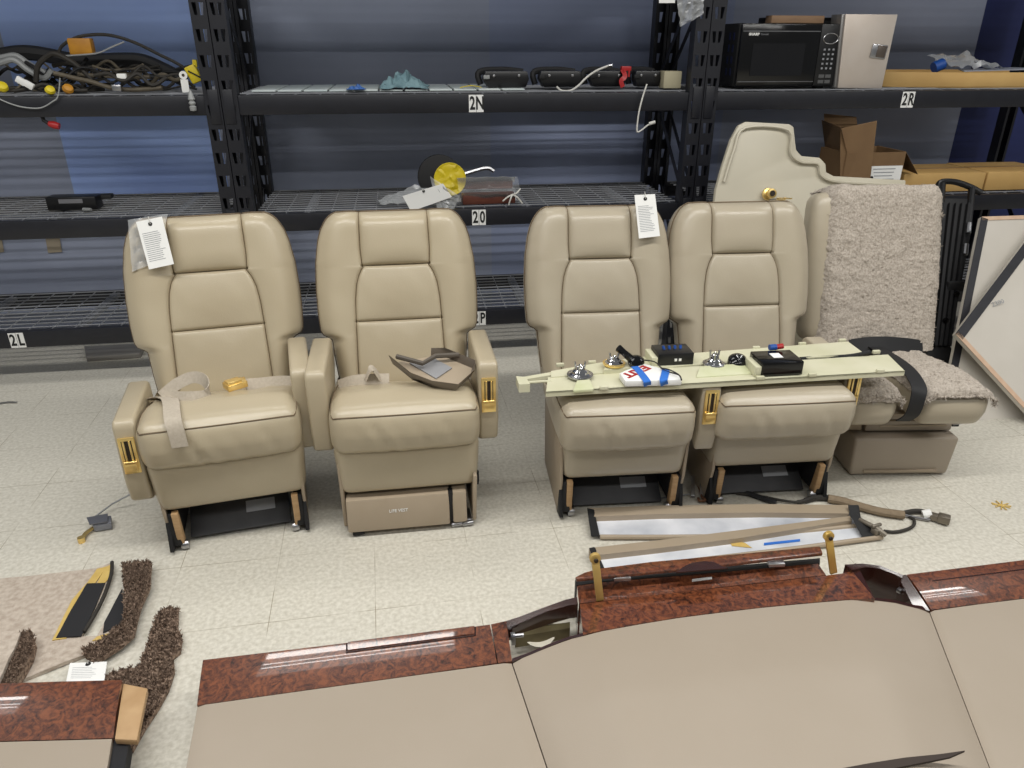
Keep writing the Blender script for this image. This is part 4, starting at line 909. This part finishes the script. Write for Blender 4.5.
cable('thin_wire', 'thin grey wire drooping in front of the left shelf beam', [(-6, 96), (6, 102), (22, 107), (40, 108), (52, 102), (58, 96), (60, 78)], 3.762, .003, GREYTUBE)
rng = random.Random(4)
for i in range(36):
    xa = rng.uniform(-5, 125); xb = xa+rng.uniform(40, 90); Y = rng.uniform(3.84, 4.2); y0 = rng.uniform(66, 93)
    n = 5; px = [(min(197, xa+(xb-xa)*k/n), min(94, y0+rng.uniform(-9, 7))) for k in range(n+1)]
    lab = 'dark cable in the tangled harness pile on the left upper shelf'
    o = cable('harness_cable', lab, px, [Y+rng.uniform(-.03, .03) for _ in px], rng.uniform(.004, .0095), rng.choice([DKCABLE, DKCABLE, BLACKM, BRCABLE])); o['group'] = 'dark cables of the harness pile'
for (x, y, lab) in ((21, 81, 'white connector tilted at the left of the cable pile'), (29, 85, 'paler white connector next to the tilted one in the cable pile'), (122, 77, 'square white marker on the olive sleeve'), (117, 88, 'silver clamp on the front olive sleeve')):
    p = at_y(x, y, 3.83); tag(MB().box(p, (.04, .02, .028), Matrix.Rotation(.6 if x < 60 else 0, 3, 'Y')).build('cable_connector', WHITE if 'white' in lab else STEEL, bevel=.004), lab, 'connector')
p = at_y(80, 46.5, 3.97); tag(MB().box((p.x, 3.99, p.z), (.10, .05, .07)).build('amber_connector', ORANGE, bevel=.006), 'amber rectangular connector standing above the cable pile', 'connector')
def blob(x, y, Y, r, m, nm, lab, cat): p = at_y(x, y, Y); p.z = max(p.z, ZS+r*.75); o = MB().lathe([(.002, -r*.7), (r*.8, -r*.5), (r, 0), (r*.8, r*.5), (.002, r*.7)], p, Matrix.Rotation(.7, 3, 'X') @ Matrix.Rotation(.5, 3, 'Y'), 14).build(nm, m); tag(o, lab, cat)
blob(2, 87, 3.84, .026, YELLOW, 'yellow_plug', 'yellow plug at the far left of the cable pile', 'plug'); blob(51, 94, 3.82, .022, YELLOW, 'yellow_plug', 'yellow plug low at the front of the cable pile', 'plug'); blob(68, 89, 3.83, .024, ORANGE, 'orange_plug', 'round orange plug at the front of the cable pile', 'plug')
p = at_y(194, 74, 3.86); t = thing('yellow_connector', 'bright yellow connector at the right end of the cable pile', 'connector', p); MB().box((0, 0, 0), (.05, .04, .075), Matrix.Rotation(-.4, 3, 'Y')).build('connector_body', YELLOW, t, bevel=.006); MB().box((.006, -.021, 0), (.056, .006, .006), Matrix.Rotation(.5, 3, 'Y')).build('connector_strap', BLACKM, t); MB().box((.01, .01, .045), (.018, .02, .03)).build('connector_tab', YELLOW, t)
p = at_y(184, 80, 3.82); t = thing('metal_lug', 'flat silver lug with a hole at the right of the cable pile', 'lug', p)
lg = MB()
for k in range(16):
    a0, a1 = 2*PI*k/16, 2*PI*(k+1)/16
    lg.prism([(.007*math.cos(a0), 0, .02+.007*math.sin(a0)), (.018*math.cos(a0), 0, .02+.018*math.sin(a0)), (.018*math.cos(a1), 0, .02+.018*math.sin(a1)), (.007*math.cos(a1), 0, .02+.007*math.sin(a1))], (0, .003, 0))
lg.box((0, .0015, -.025), (.032, .003, .055)); lg.build('lug_plate', WHITE, t); 
p = at_y(192, 102, 3.755); tag(MB().lathe([(.003, -.04), (.014, -.036), (.016, -.02), (.01, -.015), (.016, -.005), (.01, .005), (.016, .012), (.008, .04), (.004, .05)], p, None, 12).build('hose_fitting', GREYTUBE), 'ribbed grey fitting hanging over the shelf beam by the left post', 'fitting')
p = at_y(52, 125, 3.80); t = thing('red_switch', 'red switch on a black stalk hanging under the left upper shelf', 'switch', p); MB().tube([(-.035, 0, .06), (-.03, 0, .02), (-.01, 0, .005)], .009, 8).build('stalk', BLACKM, t); MB().tube([(-.012, 0, .006), (.008, 0, 0), (.03, 0, -.006)], [.012, .017, .014], 12).build('knob', RED, t)
p = at_y(78, 208, 3.95); t = thing('black_device', 'small black electronic device with a grey label on the left middle shelf', 'device', (p.x, 3.98, ZM+.004)); MB().box((-.02, 0, .035), (.23, .09, .066)).build('device_case', BLACK, t, bevel=.006); MB().box((.03, .05, .05), (.22, .06, .02), .1).build('device_bracket', BLACKM, t, bevel=.003); MB().box((-.02, -.046, .048), (.11, .002, .02)).build('device_label', mat('dim_label', (120, 120, 124), .5), t); MB().tube([(.03, -.05, .008), (.07, -.06, .008)], .008, 8).build('device_plug', GREYTUBE, t)
for (x0_, x1_, lab) in ((45, 60, 'tan paper square stuck on the wall under the left middle shelf'), (-8, 2, 'pale paper at the left edge, on the wall under the middle shelf')):
    tagcard('paper_note', lab, 'paper', [at_y(x0_, 236, 4.61), at_y(x1_-1, 235, 4.61), at_y(x1_+2, 252, 4.61), at_y(x0_+3, 253, 4.61)], (0, -.002, 0), m=mat('tan_paper', (168, 156, 136), .8), lines=0, hole=False)
# metal plate on the floor under the left rack
q = [at_z(x, y, .03) for x, y in ((86, 357), (140, 353), (145, 343), (84, 346))]; o = q[0].copy(); o.z = 0
MBp = MB().prism([p-o for p in q], (0, 0, -.03)); ob = MBp.build('steel_plate', mat('dull_steel', (150, 146, 140), .4, .4), bevel=.004); ob.location = o; tag(ob, 'dull steel plate on the floor under the left rack', 'plate')
# ------------------------------------------------------------------ floor things: trays, harness, latch
def floor_tray(label, back, lining, capL, capR, zb, lin_mat, extra=None):
    o = at_z(*back[0], 0); t = thing('trim_cover', label, 'cover', (o.x, o.y, 0))
    P = lambda q, z: at_z(*q, z)-o
    # pan (the lining), back wall, rolled front edge and the two end caps
    lo = [P(q, .012) for q in lining]
    MB().prism(lo, (0, 0, -.010)).build('pan', lin_mat, t)
    n = len(back)//2; top, bot = back[:n], back[n:]
    fl = MB()
    for i in range(n-1): fl.prism([P(top[i], .034), P(top[i+1], .034), P(bot[i+1], .034), P(bot[i], .034)], (0, 0, -.03))
    fl.build('back_flange', TRIM, t)
    f = [q for q in lining[len(lining)//2:]]
    MB().tube(smooth_path([P(q, .012) for q in f], 4), .009, 8).build('front_roll', TRIM, t)
    for cp in (capL, capR):
        if cp: MB().prism([P(q, z) for q, z in cp], (.004, 0, -.003)).build('end_cap', BLACKM, t)
    return t, P
t1, P1 = floor_tray('white-lined taupe trim cover lying behind the other, nearer the seats', [(588, 508), (660, 505.5), (760, 504), (850, 505), (594, 516.5), (660, 514), (760, 512.5), (849, 513.5)],
    [(594, 515), (660, 513), (760, 512), (850, 513), (858, 526), (760, 535), (680, 537), (600, 537)], [((587, 508), .045), ((593, 509), .04), ((599, 536), .016), ((591, 536), .02)], [((848, 505), .05), ((858, 505), .05), ((860, 517), .03), ((850, 517), .03)], .012, ALU)
t2, P2_ = floor_tray('white-lined taupe trim cover with a blue tape strip, lying nearest the veneer ledge', [(589, 548), (660, 540), (740, 530), (850, 516), (598, 555), (660, 548), (740, 538), (852, 520)],
    [(598, 553), (660, 546), (740, 536), (852, 519), (882, 537), (800, 548), (700, 560), (603, 571)], [((589, 548), .045), ((594, 547), .04), ((604, 569), .016), ((597, 570), .018)], [((850, 515), .05), ((856, 513), .05), ((880, 535), .02), ((862, 537), .02)], .012, SCUFFW)
MB().prism([P2_(q, .0135) for q in ((764, 543), (800, 539.2), (800, 541.4), (764, 545.4))], (0, 0, .001)).build('blue_tape', BLUETAPE, t2)
MB().prism([P2_(q, .0135) for q in ((728, 540), (745, 543), (752, 548), (732, 546))], (0, 0, .001)).build('glue_stain', TAPEY, t2)
g = MB(); b_ = P2_((876, 531), .03)
g.box(b_, (.03, .025, .025), .5); g.tube([b_+Vector((-.03, .06, .01)), b_+Vector((0, 0, .012)), b_+Vector((.02, -.03, 0))], .009, 8); g.tube([b_+Vector((-.02, .0, .02)), b_+Vector((.02, 0.01, .02))], .007, 8); g.build('hinge_fitting', mat('aged_fitting', (132, 124, 112), .45, .5), t2, bevel=.002)
def floor_path(px, z): return [at_z(x, y, z) for x, y in px]
HB = thing('harness_sleeve', 'tan fabric cable sleeve with a metal end lying right of the trim covers', 'cable', at_z(822, 497, 0)); o = HB.location.copy()
MB().tube([p-o for p in smooth_path(floor_path([(828, 498.5), (842, 501), (862, 507), (882, 512), (904, 515)], .018), 6)], .017, 10, .9).build('sleeve', TANSLV, HB)
MB().tube([p-o for p in smooth_path(floor_path([(904, 513), (915, 511), (925, 512), (930, 516)], .014), 5)], .009, 8).build('cable_tail', DKCABLE, HB)
MB().tube([p-o for p in smooth_path(floor_path([(904, 515), (918, 518), (930, 520)], .010), 5)], .005, 8).build('cable_tail', STEEL, HB)
MB().tube([p-o for p in smooth_path(floor_path([(908, 516), (914, 520), (913, 526), (905, 530), (894, 532), (884, 531)], .008), 6)], .006, 8).build('cable_loop', DKCABLE, HB)
MB().tube([p-o for p in smooth_path(floor_path([(828, 498), (815, 498), (804, 501), (796, 502), (780, 500), (760, 496), (736, 493)], .012), 6)], [.013]*6+[.012]*6+[.008]*6+[.005]*19, 8).build('cable_lead', DKCABLE, HB)
e_ = at_z(935, 517, .018)-o; g = MB(); g.box(e_, (.07, .028, .024), -.7); g.box(e_+Vector((.02, -.02, .004)), (.04, .034, .03), -.7); g.build('metal_end', mat('aged_steel', (132, 124, 112), .4, .7), HB, bevel=.004)
MB().tube([e_+Vector((-.035, .02, 0)), e_+Vector((-.01, .012, .01))], .016, 10).build('white_collar', WHITE, HB)
PB = thing('tagged_cable', 'thick black cable with a white cube tag lying under the right-hand seat', 'cable', at_z(725, 490, 0)); o2 = PB.location.copy()
MB().tube([p-o2 for p in floor_path([(729, 489), (750, 494), (776, 503)], .012)], .011, 8).build('cable', BLACKM, PB)
MB().box((-.004, 0, .024), (.04, .018, .04), Matrix.Rotation(.5, 3, 'Y')).build('cube_tag', WHITE, PB, bevel=.003); MB().box((-.004, -.0095, .024), (.022, .002, .022), Matrix.Rotation(.5, 3, 'Y')).build('tag_print', GREYINK, PB)
cw = [(584, 489), (600, 494), (630, 498), (660, 498), (690, 494)]
ob = MB().tube([p-at_z(584, 489, 0) for p in smooth_path(floor_path(cw, .01), 6)], .003, 6).build('thin_wire', GREYTUBE); ob.location = at_z(584, 489, 0); tag(ob, 'thin grey wire curving on the floor under the tagged leather seat', 'wire')
ST = thing('track_fitting', 'pair of steel track fittings with a chain between the two right leather seats', 'fitting', at_z(698, 496, 0)); o4 = ST.location.copy()
for x in (693, 702): MB().prism([at_z(x-2, 498, .004)-o4, at_z(x+2, 498, .004)-o4, at_z(x+2, 478, .05)-o4, at_z(x-2, 478, .05)-o4], (0, .004, .010)).build('steel_strip', STEEL, ST, bevel=.001)
MB().tube([p-o4 for p in smooth_path(floor_path([(697, 482), (700, 490), (702, 497), (706, 500), (700, 501), (698, 498)], .012), 5)], .005, 6).build('chain', mat('rusty_chain', (120, 84, 60), .6, .4), ST)
LA = thing('cable_latch', 'small grey steel latch with a gold lever on the floor left of the seats', 'latch', at_z(98, 522, 0)); o5 = LA.location.copy()
q = [at_z(x, y, .03)-o5 for x, y in ((90, 519), (111, 515), (111, 523), (93, 526))]
MB().prism(q, (0, 0, -.026)).build('latch_body', mat('zinc_grey', (140, 142, 150), .4, .5), LA, bevel=.003); MB().prism([p+Vector((-.01, .0, .004)) for p in q], (0, 0, .004)).build('latch_cover', mat('zinc_grey', (120, 122, 130), .4, .5), LA)
MB().tube([p-o5 for p in smooth_path(floor_path([(96, 526), (90, 530), (85, 534), (82, 540)], .012), 5)], .008, 8, .6).build('gold_lever', GOLD, LA); MB().lathe([(.004, 0), (.012, 0), (.012, .02), (.004, .02)], at_z(82, 542, 0)-o5, None, 12).build('lever_end', GOLD, LA)
MB().tube([at_z(96, 516, .02)-o5, at_z(112, 504, .03)-o5, at_z(131, 494, .06)-o5], .0035, 6).build('latch_cable', GREYTUBE, LA)
q0 = at_z(10, 404, 0); ob = MB().tube(smooth_path([(-.05, 0, .005), (-.02, .01, .006), (.03, .005, .005)], 5), .006, 6, .5).build('metal_strip', STEEL); ob.location = q0; tag(ob, 'bent metal strip on the floor at the far left', 'strip')
q0 = at_z(490, 342, 0)
q0 = at_z(1001, 506, 0); g = MB()
for a in (.2, .9, -.4, 2.4, 1.5): g.tube([(-.03*math.cos(a), -.03*math.sin(a), .003), (.035*math.cos(a), .03*math.sin(a), .004)], .0025, 5)
ob = g.build('straw_scrap', TAPEY); ob.location = q0; tag(ob, 'tuft of straw-coloured scraps on the bare floor at the right', 'scrap')

# ------------------------------------------------------------------ veneered side ledge with upholstered panels
ZL0, ZC = .10, .14
def zc(x): 
    if x <= 512: return ZL0
    if x < 590: return ZL0+(ZC-ZL0)*(x-512)/78
    if x < 850: return ZC
    if x < 930: return ZC-(ZC-ZL0)*(x-850)/80
    return ZL0
SO = at_z(512, 661, .10); SO.z = 0
SL = thing('side_ledge', 'long burl-veneered cabin side ledge with taupe upholstered panels across the foreground', 'cabin panel', SO)
def Q(x, y, z=None): return at_z(x, y, zc(x) if z is None else z)-SO
def solid(name, px, m, th, par=SL, bevel=0, dz=0., lab=None): return MB().prism([Q(x, y)+Vector((0, 0, dz)) for x, y in px], (0, 0, -th)).build(name, m, par, bevel=bevel, label=lab)
def tilted(name, near, far, zn, zf, m, th, nseg=1, bevel=0, par=SL, bulge=0.):
    """slab whose near and far edges lie at their own heights"""
    A = [at_z(x, y, zn(x) if callable(zn) else zn)-SO for x, y in near]; B = [at_z(x, y, zf(x) if callable(zf) else zf)-SO for x, y in far]
    mb = MB(); ns = 6; n = len(A)
    V = []
    for j in range(ns+1):
        t = j/ns
        for a, b in zip(A, B): V.append(a.lerp(b, t)+Vector((0, 0, bulge*4*t*(1-t))))
    F = [(j*n+i, j*n+i+1, (j+1)*n+i+1, (j+1)*n+i) for j in range(ns) for i in range(n-1)]
    m_ = len(V); V += [Vector((p.x, p.y, p.z-th)) for p in V]
    F += [tuple(i+m_ for i in f)[::-1] for f in F]
    rim = [i for i in range(n)]+[j*n+n-1 for j in range(1, ns+1)]+[ns*n+i for i in range(n-2, -1, -1)]+[j*n for j in range(ns-1, 0, -1)]
    F += [(rim[i], rim[(i+1) % len(rim)], rim[(i+1) % len(rim)]+m_, rim[i]+m_) for i in range(len(rim))]
    mb.add(V, F); return mb.build(name, m, par, bevel=bevel, smooth=40)
lv = tilted('veneer_ledge', [(197, 705), (300, 690.5), (420, 674), (497, 663)], [(203, 660), (300, 648.5), (420, 634), (490, 624.5)], .10, .122, VENEER, .10, bulge=.002)
# flush lid let into the ledge
def ledge_pt(x, f, dz): 
    yn = interp(x, [(197, 705), (300, 690.5), (420, 674), (497, 663)]); yf_ = interp(x, [(203, 660), (300, 648.5), (420, 634), (490, 624.5)])
    a, b = at_z(x, yn, .10), at_z(x, yf_, .122); return a.lerp(b, f)-SO+Vector((0, 0, dz+.004*4*f*(1-f)))
MB().prism([ledge_pt(346, .73, .0012), ledge_pt(476, .73, .0012), ledge_pt(476, .98, .0012), ledge_pt(346, .98, .0012)], (0, 0, -.004)).build('lid_gap', VENDK, lv)
MB().prism([ledge_pt(348, .76, .0055), ledge_pt(474.5, .76, .0055), ledge_pt(474.5, .97, .0066), ledge_pt(348, .97, .0066)], (0, 0, -.006)).build('ledge_lid', VENEER, lv)
tilted('end_block', [(498, 662.8), (512, 661)], [(491, 624.3), (506, 621)], .10, .124, VENEER, .10, bulge=.003)
# left recess: rims, inner wall and bracket
tilted('recess_rim', [(506, 628), (520, 623), (545, 612), (570, 605), (578, 604)], [(506, 621), (520, 616.5), (545, 607), (566, 599.5), (577, 597)], lambda x: zc(x)+.005, lambda x: zc(x)+.008, VENDK, .05)
tilted('recess_rim', [(512, 661.5), (530, 654.5), (550, 646), (570, 638.5), (584, 635.5)], [(512, 658.5), (530, 652), (550, 643.5), (570, 636.3), (583, 633)], zc, zc, VENDK, .035)
MB().prism([Q(515, 637, .07), Q(570, 628, .07), Q(570, 622, .07), Q(515, 629, .07)], (0, 0, -.04)).build('recess_bracket', mat('olive_alloy', (112, 104, 76), .4, .5, rgb2=(80, 70, 48), nscale=14), SL)
for x, y in ((513, 636), (578, 614)):
    g = MB(); c = Q(x, y, .085); g.tube([c, c+Vector((.03, 0, 0))], .006, 8); g.box(c+Vector((.0, 0, -.01)), (.012, .02, .03)); g.build('recess_clip', STEEL, SL)
c = Q(538, 634, .035); MB().lathe([(.002, 0), (.03, .004), (.045, .016), (.05, .02), (.044, .02), (.03, .012), (.002, .008)], c, Matrix.Rotation(.35, 3, 'X'), 20).build('recess_cup', mat('pearly_cup', (206, 200, 184), .25), SL)
# centre ledge
NEAR = [(583, 634.5), (600, 630.8), (640, 623.5), (680, 617), (724, 611.5), (762, 607), (800, 603.4), (830, 600.8), (852, 599), (875, 599)]
FAR = [(580, 604), (604, 601.5), (640, 597), (680, 592), (724, 587.3), (762, 583), (800, 578.5), (826, 575.5), (842, 573.5), (852, 571)]
cl_ = tilted('veneer_centre', NEAR, FAR, ZC, ZC, VENEER, .13)
tilted('veneer_riser', [(579, 603.5), (604, 601), (724, 586.8), (826, 575)], [(577, 586), (600, 582.5), (720, 572.5), (818, 563.5)], ZC-.002, ZC+.012, VENEER, .13)
tilted('storage_slot_shade', [(576, 585.5), (600, 582), (720, 572), (820, 563)], [(575, 580), (600, 577), (720, 567), (820, 558)], ZC+.006, ZC-.01, BLACKM, .12)  # matt black slab puts the shade under the lid into colour
ld = MB().prism([at_z(x, y, .20)-SO for x, y in ((577, 579), (700, 567), (823, 553), (820, 546), (740, 553.5), (651, 561.5), (601, 568), (585, 572), (575, 577))], (0, 0, -.012)).build('flap_lid', VENEER, SL, bevel=.003)
MB().prism([at_z(x, y, .202)-SO for x, y in ((676, 572.5), (683, 567), (692, 562.5), (704, 561), (714, 562), (722, 566), (728, 568))], (0, 0, -.003)).build('finger_scoop', VENDK, ld)
for x, y in ((622, 577.5), (776, 563.5)): MB().box(at_z(x, y, .185)-SO, (.05, .02, .012), -.1).build('lid_hinge', STEEL, SL, bevel=.002)
MB().prism([Q(692, 579.5, ZC+.008), Q(712, 577, ZC+.008), Q(712, 579.3, ZC+.0068), Q(692, 581.8, ZC+.0068)], (0, 0, .0015)).build('small_plate', WHITE, SL)
def strut(name, bot, top, z0, z1, m):
    a = at_z(*bot, z0)-SO; b = at_y(*top, (a+SO).y+.01)-SO
    s = MB().ribbon([a, a.lerp(b, .5), b], .022, .008, (1, 0, 0)); s.lathe([(.003, -.006), (.016, -.006), (.016, .006), (.003, .006)], b, Matrix.Rotation(PI/2, 3, 'X'), 14)
    o = s.build(name, m, SL, bevel=.001); MB().lathe([(.002, 0), (.007, 0), (.006, .004), (.002, .004)], b+Vector((0, -.012, 0)), Matrix.Rotation(PI/2, 3, 'X'), 10).build('strut_pin', GOLDDK, o)
strut('lid_strut', (600, 600), (595, 558), ZC, .28, mat('dull_brass', (206, 174, 104), .4, .3)); strut('lid_strut', (833.5, 573), (828.5, 536), ZC, .3, mat('bright_brass', (226, 188, 104), .3, .55))
# right recess
tilted('recess_end', [(875, 599), (853, 599)], [(856, 563), (843, 572.5)], ZC-.005, ZC, VENDK, .13)
tilted('recess_rim', [(852, 570), (866, 567), (880, 568.5), (895, 574.5), (902, 578)], [(845, 564.5), (862, 563.5), (880, 565.5), (896, 572), (903, 575)], lambda x: zc(x)+.012, lambda x: zc(x)+.014, VENDK, .12)
tilted('recess_rim', [(874, 600), (895, 602.5), (915, 607.5), (929, 610.5)], [(876, 597.8), (895, 600), (912, 604.5), (922, 606)], zc, zc, VENDK, .04)
tilted('recess_end', [(914, 607.5), (930, 610.8)], [(898, 576), (906, 574.5)], .102, .116, VENDK, .10)
MB().prism([Q(868, 586, .07), Q(892, 584, .07), Q(892, 580, .07), Q(866, 582, .07)], (0, 0, -.03)).build('recess_bracket', mat('pale_alloy', (176, 166, 122), .35, .4), SL)
c = Q(900, 590, .09); MB().box(c, (.022, .014, .014), .5).build('recess_clip', STEEL, SL, bevel=.003)
# right ledge
rv = tilted('veneer_ledge', [(931, 609.8), (980, 603.5), (1024, 598), (1090, 589.5)], [(907, 574.5), (960, 568), (1024, 560), (1082, 552.5)], .10, .116, VENEER, .10, bulge=.004)
def rl(x, f, dz): 
    yn = interp(x, [(931, 609.8), (980, 603.5), (1024, 598), (1090, 589.5)]); yf_ = interp(x, [(907, 574.5), (960, 568), (1024, 560), (1082, 552.5)])
    return at_z(x, yn, .10).lerp(at_z(x, yf_, .116), f)-SO+Vector((0, 0, dz+.004*4*f*(1-f)))
MB().prism([rl(932, .70, .0008), rl(1080, .70, .0008), rl(1080, .73, .0008), rl(932, .73, .0008)], (0, 0, -.003)).build('lid_gap', VENDK, rv)
# upholstered panels
def pad(name, near, far, z0, bul, lab=None, ns=24, nn=40):
    """near edge = bottom of the picture side, far edge = against the veneer"""
    def cv(P, t):
        P = [Vector((*p, 0)) for p in P]; ln = [0]
        for a, b in zip(P, P[1:]): ln.append(ln[-1]+(b-a).length)
        d = t*ln[-1]
        for i in range(len(P)-1):
            if d <= ln[i+1] or i == len(P)-2: return P[i].lerp(P[i+1], (d-ln[i])/(ln[i+1]-ln[i]))
    mb = MB(); V = []
    for j in range(ns+1):
        for i in range(nn+1):
            u, v = i/nn, j/ns; a, b = cv(far, u), cv(near, u)
            pa = at_z(a.x, a.y, z0(a.x)-.002); pb = at_z(b.x, b.y, z0(a.x)-.002)
            p = pa.lerp(pb, v); e = min(u, 1-u)
            if bul: p.z += bul*(min(1, e/.3)*(2-min(1, e/.3)))*min(1, v*3)
            r = .005; dd = min(e*1.2, .02)/.02; p.z -= r*(1-math.sqrt(max(0, 1-(1-dd)**2)))
            V.append(p-SO)
    k = nn+1; F = [(j*k+i, j*k+i+1, (j+1)*k+i+1, (j+1)*k+i) for j in range(ns) for i in range(nn)]
    m_ = len(V); rim = [i for i in range(k)]+[j*k+nn for j in range(1, ns+1)]+[ns*k+i for i in range(nn-1, -1, -1)]+[j*k for j in range(ns-1, 0, -1)]
    V += [Vector((V[i].x, V[i].y, .0)) for i in rim]; F += [(rim[i], rim[(i+1) % len(rim)], m_+(i+1) % len(rim), m_+i) for i in range(len(rim))]
    mb.add(V, F); return mb.build(name, VINYL, SL, smooth=50, label=lab)
pad('upholstered_panel', [(161, 900), (591, 900)], [(197, 705.8), (300, 691.3), (420, 674.8), (511.6, 662.2)], lambda x: .10, 0)
pd = pad('upholstered_panel', [(592.6, 900), (1041.6, 900)], [(512.8, 662.2), (530, 655), (550, 646.8), (570, 639.3), (584, 636)]+[(x, y+.8) for x, y in NEAR[1:]]+[(895, 602.8), (915, 607.8), (929.4, 611)], lambda x: zc(x), .03)
pad('upholstered_panel', [(1042.6, 900), (1290, 880)], [(930.4, 611), (980, 604.2), (1024, 598.8), (1090, 590.2)], lambda x: .10, 0)
ps = [at_z(x, y, .174)-SO for x, y in ((965, 750.5), (940, 754), (905, 757.5), (870, 763), (843, 768), (830, 776), (880, 771), (920, 763), (950, 757))]
MB().prism(ps, (0, 0, -.006)).build('pull_slot', mat('slot_shade_taupe', (58, 48, 42), .8), SL)  # no hole is cut: the shade inside the slot is a dark wedge

# second veneered panel, bottom left
S2 = at_z(112, 738, .10); S2.z = 0
EL = thing('end_ledge', 'shorter veneered ledge with a raw wood end block, at the lower left', 'cabin panel', S2)
def lowq(name, px, z, th, m, par=EL, bevel=0, lab=None): return MB().prism([at_z(x, y, z)-S2 for x, y in px], (0, 0, -th)).build(name, m, par, bevel=bevel, label=lab)
_so = SO; SO = S2
tilted('veneer_ledge', [(-70, 741.5), (0, 741), (60, 739.5), (113, 738)], [(-70, 684), (0, 683.5), (60, 681.5), (122, 680)], .10, .125, VENEER, .05, par=EL, bulge=.004)
SO = _so
lowq('end_block', [(114.5, 739), (137, 740), (147.5, 688), (123, 683)], .112, .018, PLYWOOD, bevel=.003, lab='raw wood end block')
lowq('upholstered_panel', [(-70, 742.5), (0, 742), (60, 740.5), (112, 739), (92, 860), (-110, 860)], .10, .05, VINYL)
MB().prism([at_z(x, y, .06)-S2 for x, y in ((-60, 720), (20, 720), (10, 760), (-70, 760))], (0, 0, -.06)).build('support_rib', BLACKM, EL)
lowq('edge_strip', [(114, 740.5), (129, 741), (110, 860), (94, 860)], .09, .04, VELCRO)

# ------------------------------------------------------------------ carpet pieces, left
def slab(name, px, m, z, th, parent, wave=.004, fz=0, fl=.012, seed=0, lab=None):
    """flat carpet shape; the top is tessellated so that it can ripple and carry pile"""
    o = parent.location; P = [at_z(x, y, z)-o for x, y in px]
    bm = bmesh.new(); vs = [bm.verts.new(p) for p in P]; f = bm.faces.new(vs); bmesh.ops.triangulate(bm, faces=[f])
    for _ in range(4): bmesh.ops.subdivide_edges(bm, edges=[e for e in bm.edges if e.calc_length() > .035], cuts=1); bmesh.ops.triangulate(bm, faces=bm.faces[:])
    bmesh.ops.recalc_face_normals(bm, faces=bm.faces[:])
    if bm.faces[0].normal.z < 0: bmesh.ops.reverse_faces(bm, faces=bm.faces[:])
    for v in bm.verts: v.co.z += wave*noise.noise(v.co*9+Vector((seed, 0, 0)))
    bm.verts.index_update(); top = MB(); top.v = [tuple(v.co) for v in bm.verts]; top.f = [tuple(v.index for v in f.verts) for f in bm.faces]
    bd = [e for e in bm.edges if len(e.link_faces) == 1]
    mb = MB(); mb.v = list(top.v); mb.f = list(top.f)
    for e in bd:
        a, b = e.verts; fa = e.link_faces[0]; k = len(mb.v); mb.v += [tuple(a.co), tuple(b.co), (b.co.x, b.co.y, b.co.z-th), (a.co.x, a.co.y, a.co.z-th)]; mb.f.append((k, k+1, k+2, k+3))
    if fz: mb.fuzz(top, fz, fl, .005, jit=1.2)
    bm.free(); return mb.build(name, m, parent, smooth=60, label=lab)
CR = thing('carpet_piece', 'cream carpet offcut lying backing up with yellowed glue and black tape strips', 'carpet', at_z(40, 620, 0))
slab('backing', [(-40, 582), (0, 578.6), (60, 572.5), (96, 568), (112, 562.5), (113, 570), (102, 596), (84, 628), (81.5, 636), (97, 635.5), (110, 612), (122, 588), (124.5, 610), (130, 625), (98, 640), (96, 650), (80, 656), (50, 668), (14, 682), (-40, 690)], RUGBK, .014, .012, CR)
slab('glue_border', [(97, 568.5), (106, 566.5), (86, 597), (66, 638), (52, 640), (72, 600), (87, 583)], TAPEY, .0175, .003, CR)
slab('glue_border', [(105, 567), (112, 564), (110, 577), (104, 583), (97, 583)], TAPEY, .018, .003, CR)
slab('black_tape', [(87, 583.5), (105, 582.5), (95, 606), (81, 635.5), (56, 637.5), (72, 608)], VELCRO, .020, .003, CR)
slab('black_tape', [(122, 589), (124, 612), (127, 622), (103, 632.5), (104, 622)], VELCRO, .0185, .003, CR)
slab('glue_border', [(97, 636), (109, 633), (102, 640), (92, 640)], TAPEY, .0185, .003, CR)
MB().tube([p-CR.location for p in smooth_path(floor_path([(112, 562), (111, 575), (104, 596), (95, 614), (84, 632)], .016), 5)], .006, 8).build('bound_edge', DKCABLE, CR)
# curled end showing the pile
slab('curled_pile', [(20, 633), (31, 630), (34.5, 640), (31, 654), (22, 670), (12, 684), (-2, 690), (4, 672), (10, 655)], RUGBR, .045, .03, CR, .006, 1500, .010, 3)
slab('flap', [(-30, 630), (0, 629), (20, 631), (15, 645), (8, 658), (3, 672), (-4, 690), (-40, 690)], RUGBK, .062, .012, CR, .008)
def strip_thing(label, px, fz, z=.018):
    o = at_z(*px[0], 0); t = thing('carpet_strip', label, 'carpet', o); slab('pile', px, RUGBR, z, min(.015, z-.002), t, .006, fz, .011, seed=len(px)); return t
strip_thing('dark brown carpet strip folded beside the cream offcut', [(122.5, 564), (137, 562), (151.5, 561.5), (149.5, 585), (141, 606), (137, 620), (134, 634), (120, 645), (96, 660), (84, 654), (82, 648), (98, 641), (112, 631), (124, 622), (125, 600)], 4500, .034)
strip_thing('dark brown curved carpet strip nearer the middle, running under the wood end block', [(160, 610), (170, 607), (178, 609), (178, 621), (176, 628), (182, 637), (180, 650), (173, 656), (174, 670), (168, 688), (158, 706), (146, 725), (132, 750), (100, 742), (104, 690), (106, 676), (124, 669), (139, 667), (147, 645), (154, 622)], 5200)
tagcard('paper_note', 'printed paper slip lying on the carpet beside the lower left ledge', 'paper', [at_z(x, y, .028) for x, y in ((70, 663), (107, 661.5), (104, 682), (66, 682))], (0, -.0002, .0012), lines=7)
